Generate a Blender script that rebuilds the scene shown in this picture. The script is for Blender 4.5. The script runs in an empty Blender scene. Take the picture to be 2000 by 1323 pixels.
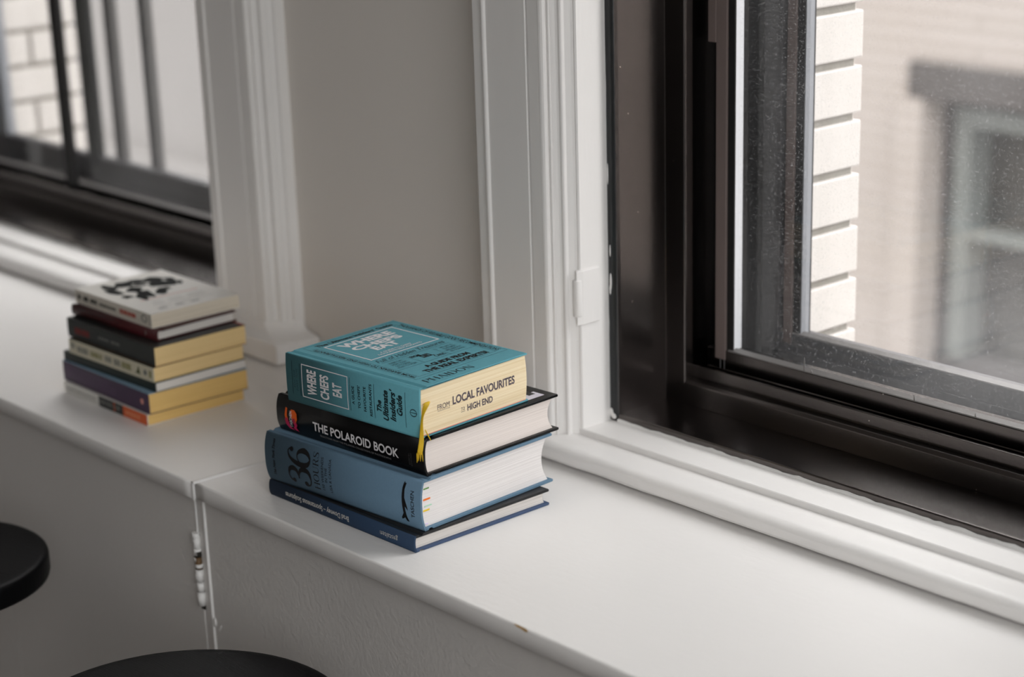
import bpy, bmesh, math, random
from mathutils import Vector, Matrix
random.seed(7)
S = bpy.context.scene
COL = S.collection
R = math.radians

# ------------------------------------------------------------------ camera, world, exposure
CAM = Vector((1.8433, -1.1253, 0.7808))
RIGHT = Vector((0.65964576, 0.7509812, -0.02991182)).normalized()
FWD = Vector((-0.02991182, 0, 0))
_x = Vector((0.65964576, 0.7509812, -0.02991182))
_d = Vector((0.23878381, -0.24714705, -0.93909564))
_f = Vector((-0.71263579, 0.612328, -0.34235166))
_x.normalize(); _f = (_f - _x * _f.dot(_x)).normalized(); _u = _f.cross(_x) * -1
if _u.dot(_d) > 0: _u = -_u
cam_data = bpy.data.cameras.new('camera')
cam = bpy.data.objects.new('camera', cam_data); COL.objects.link(cam)
m = Matrix.Identity(4)
for i in range(3):
    m[i][0] = _x[i]; m[i][1] = _u[i]; m[i][2] = -_f[i]; m[i][3] = CAM[i]
cam.matrix_world = m
cam_data.sensor_width = 36.0
cam_data.lens = 4050.6 / 2000 * 36
cam_data.shift_y = 255.2 / 2000
cam_data.clip_start = 0.05
cam_data.dof.use_dof = True
cam_data.dof.focus_distance = 2.10
cam_data.dof.aperture_fstop = 2.9
cam_data.dof.aperture_blades = 9
S.camera = cam

w = bpy.data.worlds.new('overcast'); S.world = w; w.use_nodes = True
nt = w.node_tree; nt.nodes.clear()
o_ = nt.nodes.new('ShaderNodeOutputWorld'); bg = nt.nodes.new('ShaderNodeBackground')
tc = nt.nodes.new('ShaderNodeTexCoord'); sx = nt.nodes.new('ShaderNodeSeparateXYZ')
rmp = nt.nodes.new('ShaderNodeValToRGB')
rmp.color_ramp.elements[0].position = 0.0; rmp.color_ramp.elements[0].color = (0.26, 0.26, 0.26, 1)
rmp.color_ramp.elements[1].position = 1.0; rmp.color_ramp.elements[1].color = (1.0, 0.995, 0.99, 1)
e = rmp.color_ramp.elements.new(0.3); e.color = (0.63, 0.635, 0.64, 1)
nt.links.new(tc.outputs['Generated'], sx.inputs[0]); nt.links.new(sx.outputs['Z'], rmp.inputs[0])
nt.links.new(rmp.outputs[0], bg.inputs[0]); nt.links.new(bg.outputs[0], o_.inputs[0])
bg.inputs[1].default_value = 8.3

S.view_settings.view_transform = 'Standard'
S.view_settings.look = 'None'
S.view_settings.exposure = 0.0
S.view_settings.gamma = 1.0
S.view_settings.use_curve_mapping = False
try:
    S.cycles.use_denoising = True
    S.cycles.denoiser = 'OPENIMAGEDENOISE'
    S.cycles.max_bounces = 14
    S.cycles.diffuse_bounces = 8
    S.cycles.transparent_max_bounces = 16
    S.cycles.sample_clamp_indirect = 8
except Exception:
    pass

def portal(name, x0, x1, z0, z1, y):
    l = bpy.data.lights.new(name, 'AREA'); l.shape = 'RECTANGLE'
    l.size = x1 - x0; l.size_y = z1 - z0; l.energy = 1; l.cycles.is_portal = True; l.use_shadow = True
    o = bpy.data.objects.new(name, l); COL.objects.link(o)
    o.location = ((x0 + x1) / 2, y, (z0 + z1) / 2); o.rotation_euler = (R(-90), 0, 0)
    return o
WTOP = 1.72
portal('daylight_portal', 0.36, .856, 0.06, WTOP, 0.70)
portal('daylight_portal', -1.46, -0.57, 0.06, WTOP, 0.70)
side = portal('daylight_portal', -0.95, 0.95, 0.2, 1.8, 0.0)  # sampling portal for the added opening in the right wall
side.location = (2.85, -1.2, 1.0); side.rotation_euler = (R(-90), 0, R(-90))

# ------------------------------------------------------------------ materials
def srgb(r, g, b):
    f = lambda c: c / 12.92 if c <= 0.04045 else ((c + 0.055) / 1.055) ** 2.4
    return (f(r / 255), f(g / 255), f(b / 255), 1)
def mat(name, col, rough=0.6, spec=0.5, metal=0.0, var=0.0, vscale=8.0, bump=0.0, bscale=60.0, stretch=(1, 1, 1), col2=None, sheen=0.0):
    m = bpy.data.materials.new(name); m.use_nodes = True
    n = m.node_tree; b = n.nodes['Principled BSDF']
    b.inputs['Base Color'].default_value = col
    b.inputs['Roughness'].default_value = rough
    b.inputs['Metallic'].default_value = metal
    b.inputs['Specular IOR Level'].default_value = spec
    if sheen: b.inputs['Sheen Weight'].default_value = sheen
    t = n.nodes.new('ShaderNodeTexCoord'); mp = n.nodes.new('ShaderNodeMapping'); mp.inputs['Scale'].default_value = stretch
    n.links.new(t.outputs['Object'], mp.inputs[0])
    if var or col2:
        nz = n.nodes.new('ShaderNodeTexNoise'); nz.inputs['Scale'].default_value = vscale; nz.inputs['Detail'].default_value = 5
        n.links.new(mp.outputs[0], nz.inputs['Vector'])
        mx = n.nodes.new('ShaderNodeMix'); mx.data_type = 'RGBA'
        mx.inputs['A'].default_value = col if col2 else tuple(c * (1 - var) for c in col[:3]) + (1,)
        mx.inputs['B'].default_value = col2 if col2 else tuple(min(1, c * (1 + var)) for c in col[:3]) + (1,)
        n.links.new(nz.outputs['Fac'], mx.inputs['Factor']); n.links.new(mx.outputs['Result'], b.inputs['Base Color'])
    if bump:
        nb = n.nodes.new('ShaderNodeTexNoise'); nb.inputs['Scale'].default_value = bscale; nb.inputs['Detail'].default_value = 4
        n.links.new(mp.outputs[0], nb.inputs['Vector'])
        bp = n.nodes.new('ShaderNodeBump'); bp.inputs['Strength'].default_value = 1.0; bp.inputs['Distance'].default_value = bump
        n.links.new(nb.outputs['Fac'], bp.inputs['Height']); n.links.new(bp.outputs[0], b.inputs['Normal'])
    return m
def page_mat(name, c1, c2, lines=900.0, stain=None):
    m = bpy.data.materials.new(name); m.use_nodes = True
    n = m.node_tree; b = n.nodes['Principled BSDF']; b.inputs['Roughness'].default_value = 0.85; b.inputs['Specular IOR Level'].default_value = 0.15
    t = n.nodes.new('ShaderNodeTexCoord'); mp = n.nodes.new('ShaderNodeMapping'); mp.inputs['Scale'].default_value = (4, 4, lines)
    n.links.new(t.outputs['Object'], mp.inputs[0])
    nz = n.nodes.new('ShaderNodeTexNoise'); nz.inputs['Scale'].default_value = 1.0; nz.inputs['Detail'].default_value = 3
    n.links.new(mp.outputs[0], nz.inputs['Vector'])
    cr = n.nodes.new('ShaderNodeValToRGB'); cr.color_ramp.elements[0].position = 0.3; cr.color_ramp.elements[1].position = 0.65
    cr.color_ramp.elements[0].color = c1; cr.color_ramp.elements[1].color = c2
    n.links.new(nz.outputs['Fac'], cr.inputs[0])
    bp = n.nodes.new('ShaderNodeBump'); bp.inputs['Distance'].default_value = 0.0002; n.links.new(nz.outputs['Fac'], bp.inputs['Height'])
    n.links.new(bp.outputs[0], b.inputs['Normal'])
    if stain:
        n2 = n.nodes.new('ShaderNodeTexNoise'); n2.inputs['Scale'].default_value = 22; n2.inputs['Detail'].default_value = 3
        n.links.new(t.outputs['Object'], n2.inputs['Vector'])
        c3 = n.nodes.new('ShaderNodeValToRGB'); c3.color_ramp.elements[0].position = 0.62; c3.color_ramp.elements[1].position = 0.72
        n.links.new(n2.outputs['Fac'], c3.inputs[0])
        mx = n.nodes.new('ShaderNodeMix'); mx.data_type = 'RGBA'; mx.inputs['B'].default_value = stain
        mt = n.nodes.new('ShaderNodeMath'); mt.operation = 'MULTIPLY'; mt.inputs[1].default_value = 0.5
        n.links.new(c3.outputs[0], mt.inputs[0]); n.links.new(mt.outputs[0], mx.inputs['Factor'])
        n.links.new(cr.outputs[0], mx.inputs['A']); n.links.new(mx.outputs['Result'], b.inputs['Base Color'])
    else:
        n.links.new(cr.outputs[0], b.inputs['Base Color'])
    return m
def speck_mat(name, col, rough, fleck, scale=55, thr=0.045, spec=0.5, metal=0.0, bump=0.00006):
    """painted metal with small pale paint flecks lying on it"""
    m = mat(name, col, rough, spec, metal, var=0.06, vscale=14, bump=bump, bscale=180)
    n = m.node_tree; b = n.nodes['Principled BSDF']
    t = n.nodes.new('ShaderNodeTexCoord'); v = n.nodes.new('ShaderNodeTexVoronoi'); v.inputs['Scale'].default_value = scale
    v.inputs['Randomness'].default_value = 1.0
    nz = n.nodes.new('ShaderNodeTexNoise'); nz.inputs['Scale'].default_value = 220
    ad = n.nodes.new('ShaderNodeVectorMath'); ad.operation = 'MULTIPLY_ADD'; ad.inputs[1].default_value = (0.004,) * 3
    n.links.new(t.outputs['Object'], nz.inputs['Vector']); n.links.new(nz.outputs['Color'], ad.inputs[0]); n.links.new(t.outputs['Object'], ad.inputs[2])
    n.links.new(ad.outputs[0], v.inputs['Vector'])
    wn = n.nodes.new('ShaderNodeMath'); wn.operation = 'GREATER_THAN'; wn.inputs[1].default_value = 0.62
    sp = n.nodes.new('ShaderNodeSeparateColor'); n.links.new(v.outputs['Color'], sp.inputs[0]); n.links.new(sp.outputs[0], wn.inputs[0])
    lt = n.nodes.new('ShaderNodeMath'); lt.operation = 'LESS_THAN'; lt.inputs[1].default_value = thr; n.links.new(v.outputs['Distance'], lt.inputs[0])
    mu = n.nodes.new('ShaderNodeMath'); mu.operation = 'MULTIPLY'; n.links.new(wn.outputs[0], mu.inputs[0]); n.links.new(lt.outputs[0], mu.inputs[1])
    src = b.inputs['Base Color'].links[0].from_socket
    mx = n.nodes.new('ShaderNodeMix'); mx.data_type = 'RGBA'; mx.inputs['B'].default_value = fleck
    n.links.new(mu.outputs[0], mx.inputs['Factor']); n.links.new(src, mx.inputs['A']); n.links.new(mx.outputs['Result'], b.inputs['Base Color'])
    return m
def glass_mat(name, dust_lo, dust_hi, speck=0.0, low=0.0):
    m = bpy.data.materials.new(name); m.use_nodes = True
    n = m.node_tree; n.nodes.clear()
    o = n.nodes.new('ShaderNodeOutputMaterial'); tr = n.nodes.new('ShaderNodeBsdfTransparent'); gl = n.nodes.new('ShaderNodeBsdfGlossy')
    gl.inputs['Roughness'].default_value = 0.0; tr.inputs[0].default_value = (0.968, 0.967, 0.966, 1)
    fr = n.nodes.new('ShaderNodeFresnel'); fr.inputs[0].default_value = 1.45
    ge = n.nodes.new('ShaderNodeNewGeometry'); iv = n.nodes.new('ShaderNodeMath'); iv.operation = 'SUBTRACT'; iv.inputs[0].default_value = 1.0
    n.links.new(ge.outputs['Backfacing'], iv.inputs[1]); fm = n.nodes.new('ShaderNodeMath'); fm.operation = 'MULTIPLY'
    n.links.new(fr.outputs[0], fm.inputs[0]); n.links.new(iv.outputs[0], fm.inputs[1])
    m1 = n.nodes.new('ShaderNodeMixShader'); n.links.new(fm.outputs[0], m1.inputs[0]); n.links.new(tr.outputs[0], m1.inputs[1]); n.links.new(gl.outputs[0], m1.inputs[2])
    tl = n.nodes.new('ShaderNodeBsdfTranslucent'); tl.inputs[0].default_value = (0.85, 0.86, 0.88, 1)
    df = n.nodes.new('ShaderNodeBsdfDiffuse'); df.inputs[0].default_value = (0.8, 0.8, 0.8, 1)
    m2 = n.nodes.new('ShaderNodeMixShader'); m2.inputs[0].default_value = 0.35; n.links.new(tl.outputs[0], m2.inputs[1]); n.links.new(df.outputs[0], m2.inputs[2])
    t = n.nodes.new('ShaderNodeTexCoord'); nz = n.nodes.new('ShaderNodeTexNoise'); nz.inputs['Scale'].default_value = 5; nz.inputs['Detail'].default_value = 6
    n.links.new(t.outputs['Object'], nz.inputs['Vector'])
    mr = n.nodes.new('ShaderNodeMapRange'); mr.inputs['From Min'].default_value = 0.35; mr.inputs['From Max'].default_value = 0.7
    mr.inputs['To Min'].default_value = dust_lo; mr.inputs['To Max'].default_value = dust_hi
    n.links.new(nz.outputs['Fac'], mr.inputs['Value'])
    n2 = n.nodes.new('ShaderNodeTexNoise'); n2.inputs['Scale'].default_value = 420; n2.inputs['Detail'].default_value = 2
    n.links.new(t.outputs['Object'], n2.inputs['Vector'])
    m3 = n.nodes.new('ShaderNodeMapRange'); m3.inputs['From Min'].default_value = 0.60; m3.inputs['From Max'].default_value = 0.72; m3.inputs['To Max'].default_value = speck
    n.links.new(n2.outputs['Fac'], m3.inputs['Value'])
    sp = n.nodes.new('ShaderNodeSeparateXYZ'); n.links.new(t.outputs['Object'], sp.inputs[0])
    lz = n.nodes.new('ShaderNodeMapRange'); lz.interpolation_type = 'SMOOTHSTEP'; lz.inputs['From Min'].default_value = .33; lz.inputs['From Max'].default_value = .07; lz.inputs['To Max'].default_value = low
    n.links.new(sp.outputs['Z'], lz.inputs['Value'])
    lx = n.nodes.new('ShaderNodeMapRange'); lx.inputs['From Min'].default_value = .20; lx.inputs['From Max'].default_value = .50
    n.links.new(sp.outputs['X'], lx.inputs['Value'])
    lm = n.nodes.new('ShaderNodeMath'); lm.operation = 'MULTIPLY'; n.links.new(lz.outputs[0], lm.inputs[0]); n.links.new(lx.outputs[0], lm.inputs[1])
    l2 = n.nodes.new('ShaderNodeMath'); l2.operation = 'MULTIPLY_ADD'; n.links.new(lm.outputs[0], l2.inputs[0]); n.links.new(nz.outputs['Fac'], l2.inputs[1]); n.links.new(m3.outputs[0], l2.inputs[2])
    ad = n.nodes.new('ShaderNodeMath'); ad.operation = 'ADD'; ad.use_clamp = True
    n.links.new(mr.outputs[0], ad.inputs[0]); n.links.new(l2.outputs[0], ad.inputs[1])
    m4 = n.nodes.new('ShaderNodeMixShader'); n.links.new(ad.outputs[0], m4.inputs[0]); n.links.new(m1.outputs[0], m4.inputs[1]); n.links.new(m2.outputs[0], m4.inputs[2])
    n.links.new(m4.outputs[0], o.inputs[0])
    return m

M = {}
M['sillpaint'] = mat('white_sill_paint', srgb(232, 230, 228), 0.42, 0.5, var=0.02, vscale=5, bump=0.00035, bscale=60, stretch=(1, 2, 1))
M['trim'] = mat('white_gloss_trim_paint', srgb(232, 230, 228), 0.4, 0.5, var=0.02, vscale=9, bump=0.0006, bscale=70, stretch=(1, 1, 0.25))
M['wall'] = mat('warm_white_wall_paint', srgb(222, 217, 211), 0.75, 0.3, var=0.02, vscale=4, bump=0.0003, bscale=220)
M['cab'] = mat('white_cabinet_paint', srgb(204, 201, 198), 0.5, 0.4, var=0.03, vscale=6, bump=0.0008, bscale=150)
M['cabpanel'] = speck_mat('scuffed_white_cabinet_paint', srgb(200, 197, 194), .5, srgb(238, 236, 232), 22, .05, .4, 0.0, .0007)
M['room'] = mat('room_paint', srgb(216, 214, 211), 0.85, 0.2, var=0.01)
M['floor'] = mat('dark_wood_floor', srgb(104, 96, 90), 0.5, 0.4, var=0.25, vscale=6, stretch=(1, 8, 1))
M['bronze'] = speck_mat('dark_bronze_metal', (0.112, 0.101, 0.097, 1), 0.24, srgb(220, 214, 208), spec=.5, metal=1.0)
M['black'] = mat('black_gasket', (0.008, 0.008, 0.008, 1), 0.45, 0.4, var=0.2, vscale=30)
M['brown'] = mat('brown_bronze_metal', (0.16, 0.125, 0.115, 1), 0.42, 0.5, var=0.1, vscale=8, stretch=(1, 1, .2))
M['graymetal'] = mat('worn_grey_metal', (0.085, 0.082, 0.085, 1), 0.45, 0.5, var=0.12, vscale=12, stretch=(1, 1, .2))
M['barmetal'] = mat('dark_grey_metal', (0.035, 0.036, 0.036, 1), .5, .3, var=.1)
M['barmetal2'] = mat('mid_grey_metal', (0.085, 0.082, 0.080, 1), .5, .3, var=.1)
M['glass3'] = glass_mat('clear_window_glass', 0.0, 0.015, 0.0)
M['spacer'] = mat('aluminium_spacer', (0.78, 0.79, 0.82, 1), 0.45, 0.5, metal=0.1, var=.03)
M['bead'] = mat('metal_glazing_bead', (0.22, 0.21, 0.205, 1), 0.35, 0.5, metal=0.3, var=.1)
M['caulk'] = mat('black_sealant', (0.012, 0.014, 0.015, 1), 0.3, 0.5, var=.3, vscale=40, bump=0.0008, bscale=60)
M['smear'] = mat('white_paint_smear', srgb(225, 224, 222), 0.4, 0.5, bump=0.0008, bscale=150)
M['glass'] = glass_mat('dusty_window_glass', 0.004, 0.03, 0.12, 0.10)
M['glass2'] = glass_mat('outer_window_glass', 0.003, 0.03, 0.02)
M['brick'] = mat('white_painted_brick', srgb(207, 202, 197), 0.8, 0.2, var=0.04, vscale=25, bump=0.0004, bscale=160)
M['mortar'] = mat('grey_mortar', srgb(150, 146, 138), 0.95, 0.1, var=0.12, vscale=60, bump=0.002, bscale=140)
M['stone'] = mat('grey_trim_stone', (0.26, 0.27, 0.29, 1), 0.7, 0.3, var=.08)
M['oppwall'] = None
M['lintel'] = mat('dark_lintel', srgb(72, 67, 65), 0.8, var=.05)
M['darkframe'] = mat('dark_window_surround', srgb(78, 74, 74), 0.8, var=.06)
M['greenframe'] = mat('pale_green_window_frame', srgb(114, 118, 115), 0.7, var=.03)
M['darkpane'] = mat('dark_far_pane', srgb(62, 60, 56), 0.25, 0.5, var=.35, vscale=3)
M['ground'] = mat('grey_roof_felt', srgb(120, 122, 128), 0.9, var=.25, vscale=2)
M['stoolblack'] = mat('black_lacquered_wood', (0.003, 0.003, 0.0035, 1), 0.38, 0.05, var=.3, vscale=10, bump=0.00025, bscale=60, stretch=(1, 10, 1))
M['bare'] = mat('bare_brown_metal', srgb(96, 72, 44), 0.6, var=.3, vscale=80)
M['bare_wood'] = mat('bare_wood', srgb(176, 140, 84), 0.8, var=.25, vscale=200)
M['black_hole'] = mat('dark_chip', srgb(34, 30, 24), 0.8)

# ------------------------------------------------------------------ mesh helpers
def bm_box(bm, x0, x1, y0, y1, z0, z1, mi=0):
    v = [bm.verts.new((x, y, z)) for z in (z0, z1) for y in (y0, y1) for x in (x0, x1)]
    for q in ((0, 2, 3, 1), (4, 5, 7, 6), (0, 1, 5, 4), (2, 6, 7, 3), (0, 4, 6, 2), (1, 3, 7, 5)):
        f = bm.faces.new([v[i] for i in q]); f.material_index = mi
    return v
def bm_prism(bm, poly, a0, a1, axis='z', mi=0, smooth=False):
    """closed polygon of 2-D points swept along an axis: 'z' -> (x,y), 'x' -> (y,z)"""
    def P(p, a): return (p[0], p[1], a) if axis == 'z' else (a, p[0], p[1])
    A = [bm.verts.new(P(p, a0)) for p in poly]; B = [bm.verts.new(P(p, a1)) for p in poly]
    n = len(poly)
    for i in range(n):
        f = bm.faces.new((A[i], A[(i + 1) % n], B[(i + 1) % n], B[i])); f.material_index = mi; f.smooth = smooth
    for L in (A[::-1], B):
        f = bm.faces.new(L); f.material_index = mi
def bm_cyl(bm, c, r, h, seg=20, axis='z', mi=0, r2=None, smooth=True):
    r2 = r if r2 is None else r2
    def P(a, rr, t):
        p = (math.cos(a) * rr, math.sin(a) * rr)
        return {'z': (c[0] + p[0], c[1] + p[1], c[2] + t), 'x': (c[0] + t, c[1] + p[0], c[2] + p[1]), 'y': (c[0] + p[0], c[1] + t, c[2] + p[1])}[axis]
    A = [bm.verts.new(P(2 * math.pi * i / seg, r, 0)) for i in range(seg)]
    B = [bm.verts.new(P(2 * math.pi * i / seg, r2, h)) for i in range(seg)]
    for i in range(seg):
        f = bm.faces.new((A[i], A[(i + 1) % seg], B[(i + 1) % seg], B[i])); f.smooth = smooth; f.material_index = mi
    for L in (A[::-1], B):
        f = bm.faces.new(L); f.material_index = mi
def bm_lathe(bm, prof, seg=48, mi=0, c=(0, 0)):
    rings = []
    for r, z in prof:
        rings.append([bm.verts.new((c[0] + r * math.cos(2 * math.pi * i / seg), c[1] + r * math.sin(2 * math.pi * i / seg), z)) for i in range(seg)])
    for a, b in zip(rings, rings[1:]):
        for i in range(seg):
            f = bm.faces.new((a[i], a[(i + 1) % seg], b[(i + 1) % seg], b[i])); f.smooth = True; f.material_index = mi
    for L in (rings[0][::-1], rings[-1]):
        f = bm.faces.new(L); f.material_index = mi
def bm_tube(bm, p0, p1, r0, r1, seg=12, mi=0):
    p0, p1 = Vector(p0), Vector(p1); d = (p1 - p0).normalized()
    a = d.orthogonal().normalized(); b = d.cross(a)
    A = [bm.verts.new(p0 + (a * math.cos(t) + b * math.sin(t)) * r0) for t in [2 * math.pi * i / seg for i in range(seg)]]
    B = [bm.verts.new(p1 + (a * math.cos(t) + b * math.sin(t)) * r1) for t in [2 * math.pi * i / seg for i in range(seg)]]
    for i in range(seg):
        f = bm.faces.new((A[i], A[(i + 1) % seg], B[(i + 1) % seg], B[i])); f.smooth = True; f.material_index = mi
    bm.faces.new(A[::-1]).material_index = mi; bm.faces.new(B).material_index = mi
def bevel(bm, off, seg=2, ang=30):
    bm.normal_update()
    es = [e for e in bm.edges if len(e.link_faces) == 2 and e.calc_face_angle(0) > R(ang)]
    if es: bmesh.ops.bevel(bm, geom=es, offset=off, segments=seg, profile=0.5, affect='EDGES', clamp_overlap=True)
def build(name, bm, mats, parent=None, fixn=True):
    if fixn: bmesh.ops.recalc_face_normals(bm, faces=bm.faces[:])
    me = bpy.data.meshes.new(name); bm.to_mesh(me); bm.free()
    for mm in (mats if isinstance(mats, (list, tuple)) else [mats]): me.materials.append(mm)
    o = bpy.data.objects.new(name, me); COL.objects.link(o)
    if parent: o.parent = parent
    return o
def empty(name, loc=(0, 0, 0), rz=0.0):
    o = bpy.data.objects.new(name, None); COL.objects.link(o); o.location = loc; o.rotation_euler = (0, 0, rz); o.empty_display_size = 0.02
    return o
def tag(o, label=None, cat=None, group=None, kind=None):
    if label: o['label'] = label
    if cat: o['category'] = cat
    if group: o['group'] = group
    if kind: o['kind'] = kind
    return o
def struct(o, label=None):
    o['kind'] = 'structure'
    if label: o['label'] = label
    return o
def boxes(name, mats, L, parent=None, bev=0.0):
    bm = bmesh.new()
    for b in L: bm_box(bm, *b)
    if bev: bevel(bm, bev)
    return build(name, bm, mats, parent)

# ------------------------------------------------------------------ lettering
_cache = {}
def glyphs(s, bold=0.0, shear=0.0, space=1.0, line=1.0):
    k = (s, bold, shear, space, line)
    if k in _cache: return _cache[k]
    cu = bpy.data.curves.new('t', 'FONT'); cu.body = s; cu.resolution_u = 4; cu.offset = bold; cu.shear = shear
    cu.space_character = space; cu.space_line = line; cu.align_x = 'CENTER' if '\n' in s else 'LEFT'
    ob = bpy.data.objects.new('t', cu); COL.objects.link(ob)
    dg = bpy.context.evaluated_depsgraph_get(); dg.update()
    me = bpy.data.meshes.new_from_object(ob.evaluated_get(dg))
    V = [(v.co.x, v.co.y) for v in me.vertices]; F = [tuple(p.vertices) for p in me.polygons]
    bpy.data.objects.remove(ob); bpy.data.meshes.remove(me); bpy.data.curves.remove(cu)
    _cache[k] = (V, F)
    return V, F
def stroke(pts, widths):
    """ribbon of varying width along a smooth path -> verts, faces"""
    P = []
    n = len(pts)
    for i in range(n - 1):
        p0, p1, p2, p3 = pts[max(i - 1, 0)], pts[i], pts[i + 1], pts[min(i + 2, n - 1)]
        for k in range(8):
            t = k / 8
            P.append(tuple(0.5 * (2 * p1[j] + (p2[j] - p0[j]) * t + (2 * p0[j] - 5 * p1[j] + 4 * p2[j] - p3[j]) * t * t + (3 * p1[j] - p0[j] - 3 * p2[j] + p3[j]) * t ** 3) for j in (0, 1)) + (widths[i] * (1 - t) + widths[i + 1] * t,))
    P.append(tuple(pts[-1]) + (widths[-1],))
    V, F = [], []
    for i, (x, y, wd) in enumerate(P):
        a = P[max(i - 1, 0)]; b = P[min(i + 1, len(P) - 1)]
        dx, dy = b[0] - a[0], b[1] - a[1]; l = math.hypot(dx, dy) or 1
        V += [(x - dy / l * wd / 2, y + dx / l * wd / 2), (x + dy / l * wd / 2, y - dx / l * wd / 2)]
        if i: F.append((2 * i - 2, 2 * i - 1, 2 * i + 1, 2 * i))
    return V, F
def disc(x, y, r, n=16, ry=None):
    ry = ry or r
    return [(x + r * math.cos(2 * math.pi * i / n), y + ry * math.sin(2 * math.pi * i / n)) for i in range(n)], [tuple(range(n))]
def rect(x0, y0, x1, y1): return [(x0, y0), (x1, y0), (x1, y1), (x0, y1)], [(0, 1, 2, 3)]
def join(*sh):
    V, F = [], []
    for v, f in sh:
        o = len(V); V += v; F += [tuple(i + o for i in q) for q in f]
    return V, F
def move(sh, dx, s=1.0): return [(x * s + dx, y) for x, y in sh[0]], sh[1]
T_, H_ = 0.13, 0.035     # thick stem, hairline
def oval(cx, cy, rx, ry, a0=0, a1=360, thick=T_, thin=H_, n=24):
    pts, wd = [], []
    for i in range(n + 1):
        a = R(a0 + (a1 - a0) * i / n); pts.append((cx + (rx) * math.cos(a), cy + ry * math.sin(a))); wd.append(thin + (thick - thin) * abs(math.cos(a)) ** 1.5)
    return stroke(pts, wd)
def serif(x, y, w=0.26): return rect(x - w / 2, y - H_ / 2, x + w / 2, y + H_ / 2)
SER = {
 'H': lambda: (join(rect(.06, 0, .06 + T_, 1), rect(.62, 0, .62 + T_, 1), rect(.1, .48, .7, .48 + H_), serif(.125, .017), serif(.125, .983), serif(.685, .017), serif(.685, .983)), .82),
 'O': lambda: (oval(.42, .5, .35, .49), .86),
 'U': lambda: (join(stroke([(.13, 1), (.13, .4), (.2, .1), (.42, .02), (.6, .1), (.67, .4), (.67, 1)], [T_, T_, .11, .05, H_, H_, H_]), serif(.13, .983), serif(.67, .983, .2)), .8),
 'R': lambda: (join(rect(.08, 0, .08 + T_, 1), serif(.145, .017), stroke([(.15, .983), (.42, .98), (.58, .9), (.6, .74), (.54, .58), (.38, .52), (.15, .52)], [H_, H_, .1, T_, .1, H_, H_]), stroke([(.4, .52), (.52, .35), (.62, .1), (.74, .03), (.8, .06)], [.06, T_, .12, .06, H_]), serif(.1, .983, .14)), .8),
 'S': lambda: (join(stroke([(.55, .8), (.5, .93), (.32, .985), (.14, .9), (.1, .74), (.2, .6), (.42, .46), (.55, .32), (.52, .12), (.32, .015), (.14, .08), (.07, .22)], [H_, H_, H_, .08, .11, T_, T_, T_, .1, H_, H_, H_]), rect(.545, .72, .575, .99), rect(.05, .01, .08, .3)), .64),
 'P': lambda: (join(rect(.08, 0, .08 + T_, 1), serif(.145, .017, .3), stroke([(.05, .983), (.42, .98), (.6, .9), (.63, .73), (.57, .55), (.4, .47), (.15, .47)], [H_, H_, .1, T_, .1, H_, H_])), .7),
 'A': lambda: (join(stroke([(.08, 0), (.37, 1)], [H_, H_]), stroke([(.36, 1), (.66, 0)], [T_, T_]), rect(.2, .33, .54, .33 + H_), serif(.08, .017, .2), serif(.66, .017, .28)), .8),
 'I': lambda: (join(rect(.08, 0, .08 + T_, 1), serif(.145, .017), serif(.145, .983)), .3),
 'D': lambda: (join(rect(.08, 0, .08 + T_, 1), stroke([(.05, .983), (.4, .97), (.64, .8), (.71, .5), (.64, .2), (.4, .03), (.05, .017)], [H_, H_, .1, T_, .1, H_, H_])), .84),
 'N': lambda: (join(rect(.1, 0, .1 + H_, 1), rect(.7, 0, .7 + H_, 1), stroke([(.1, 1), (.7, 0)], [T_, T_]), serif(.118, .017, .22), serif(.718, .983, .22), serif(.08, .983, .14)), .84),
}
def serif_word(s, space=0.04):
    x, sh = 0.0, []
    for ch in s:
        g, wd = SER[ch](); sh.append(move(g, x)); x += wd + space
    return join(*sh)
def glyph_36():
    three = join(stroke([(.10, .80), (.13, .92), (.28, .985), (.46, .93), (.52, .78), (.46, .62), (.30, .545), (.22, .54)], [.06, .05, .045, .13, .17, .12, .05, .04]),
                 stroke([(.22, .545), (.34, .53), (.50, .46), (.57, .28), (.50, .09), (.30, .012), (.13, .05), (.06, .18), (.09, .26)], [.04, .05, .12, .19, .14, .05, .045, .06, .06]),
                 disc(.115, .78, .075), disc(.11, .235, .085))
    six = join(stroke([(.54, .86), (.50, .95), (.40, .985), (.25, .90), (.14, .68), (.10, .40), (.16, .14), (.33, .015), (.49, .10), (.56, .30), (.50, .50), (.36, .585), (.22, .53), (.14, .40)],
                      [.05, .04, .045, .09, .15, .18, .15, .05, .13, .18, .12, .04, .04, .04]), disc(.515, .84, .075))
    return join(three, move(six, .60))
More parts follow.
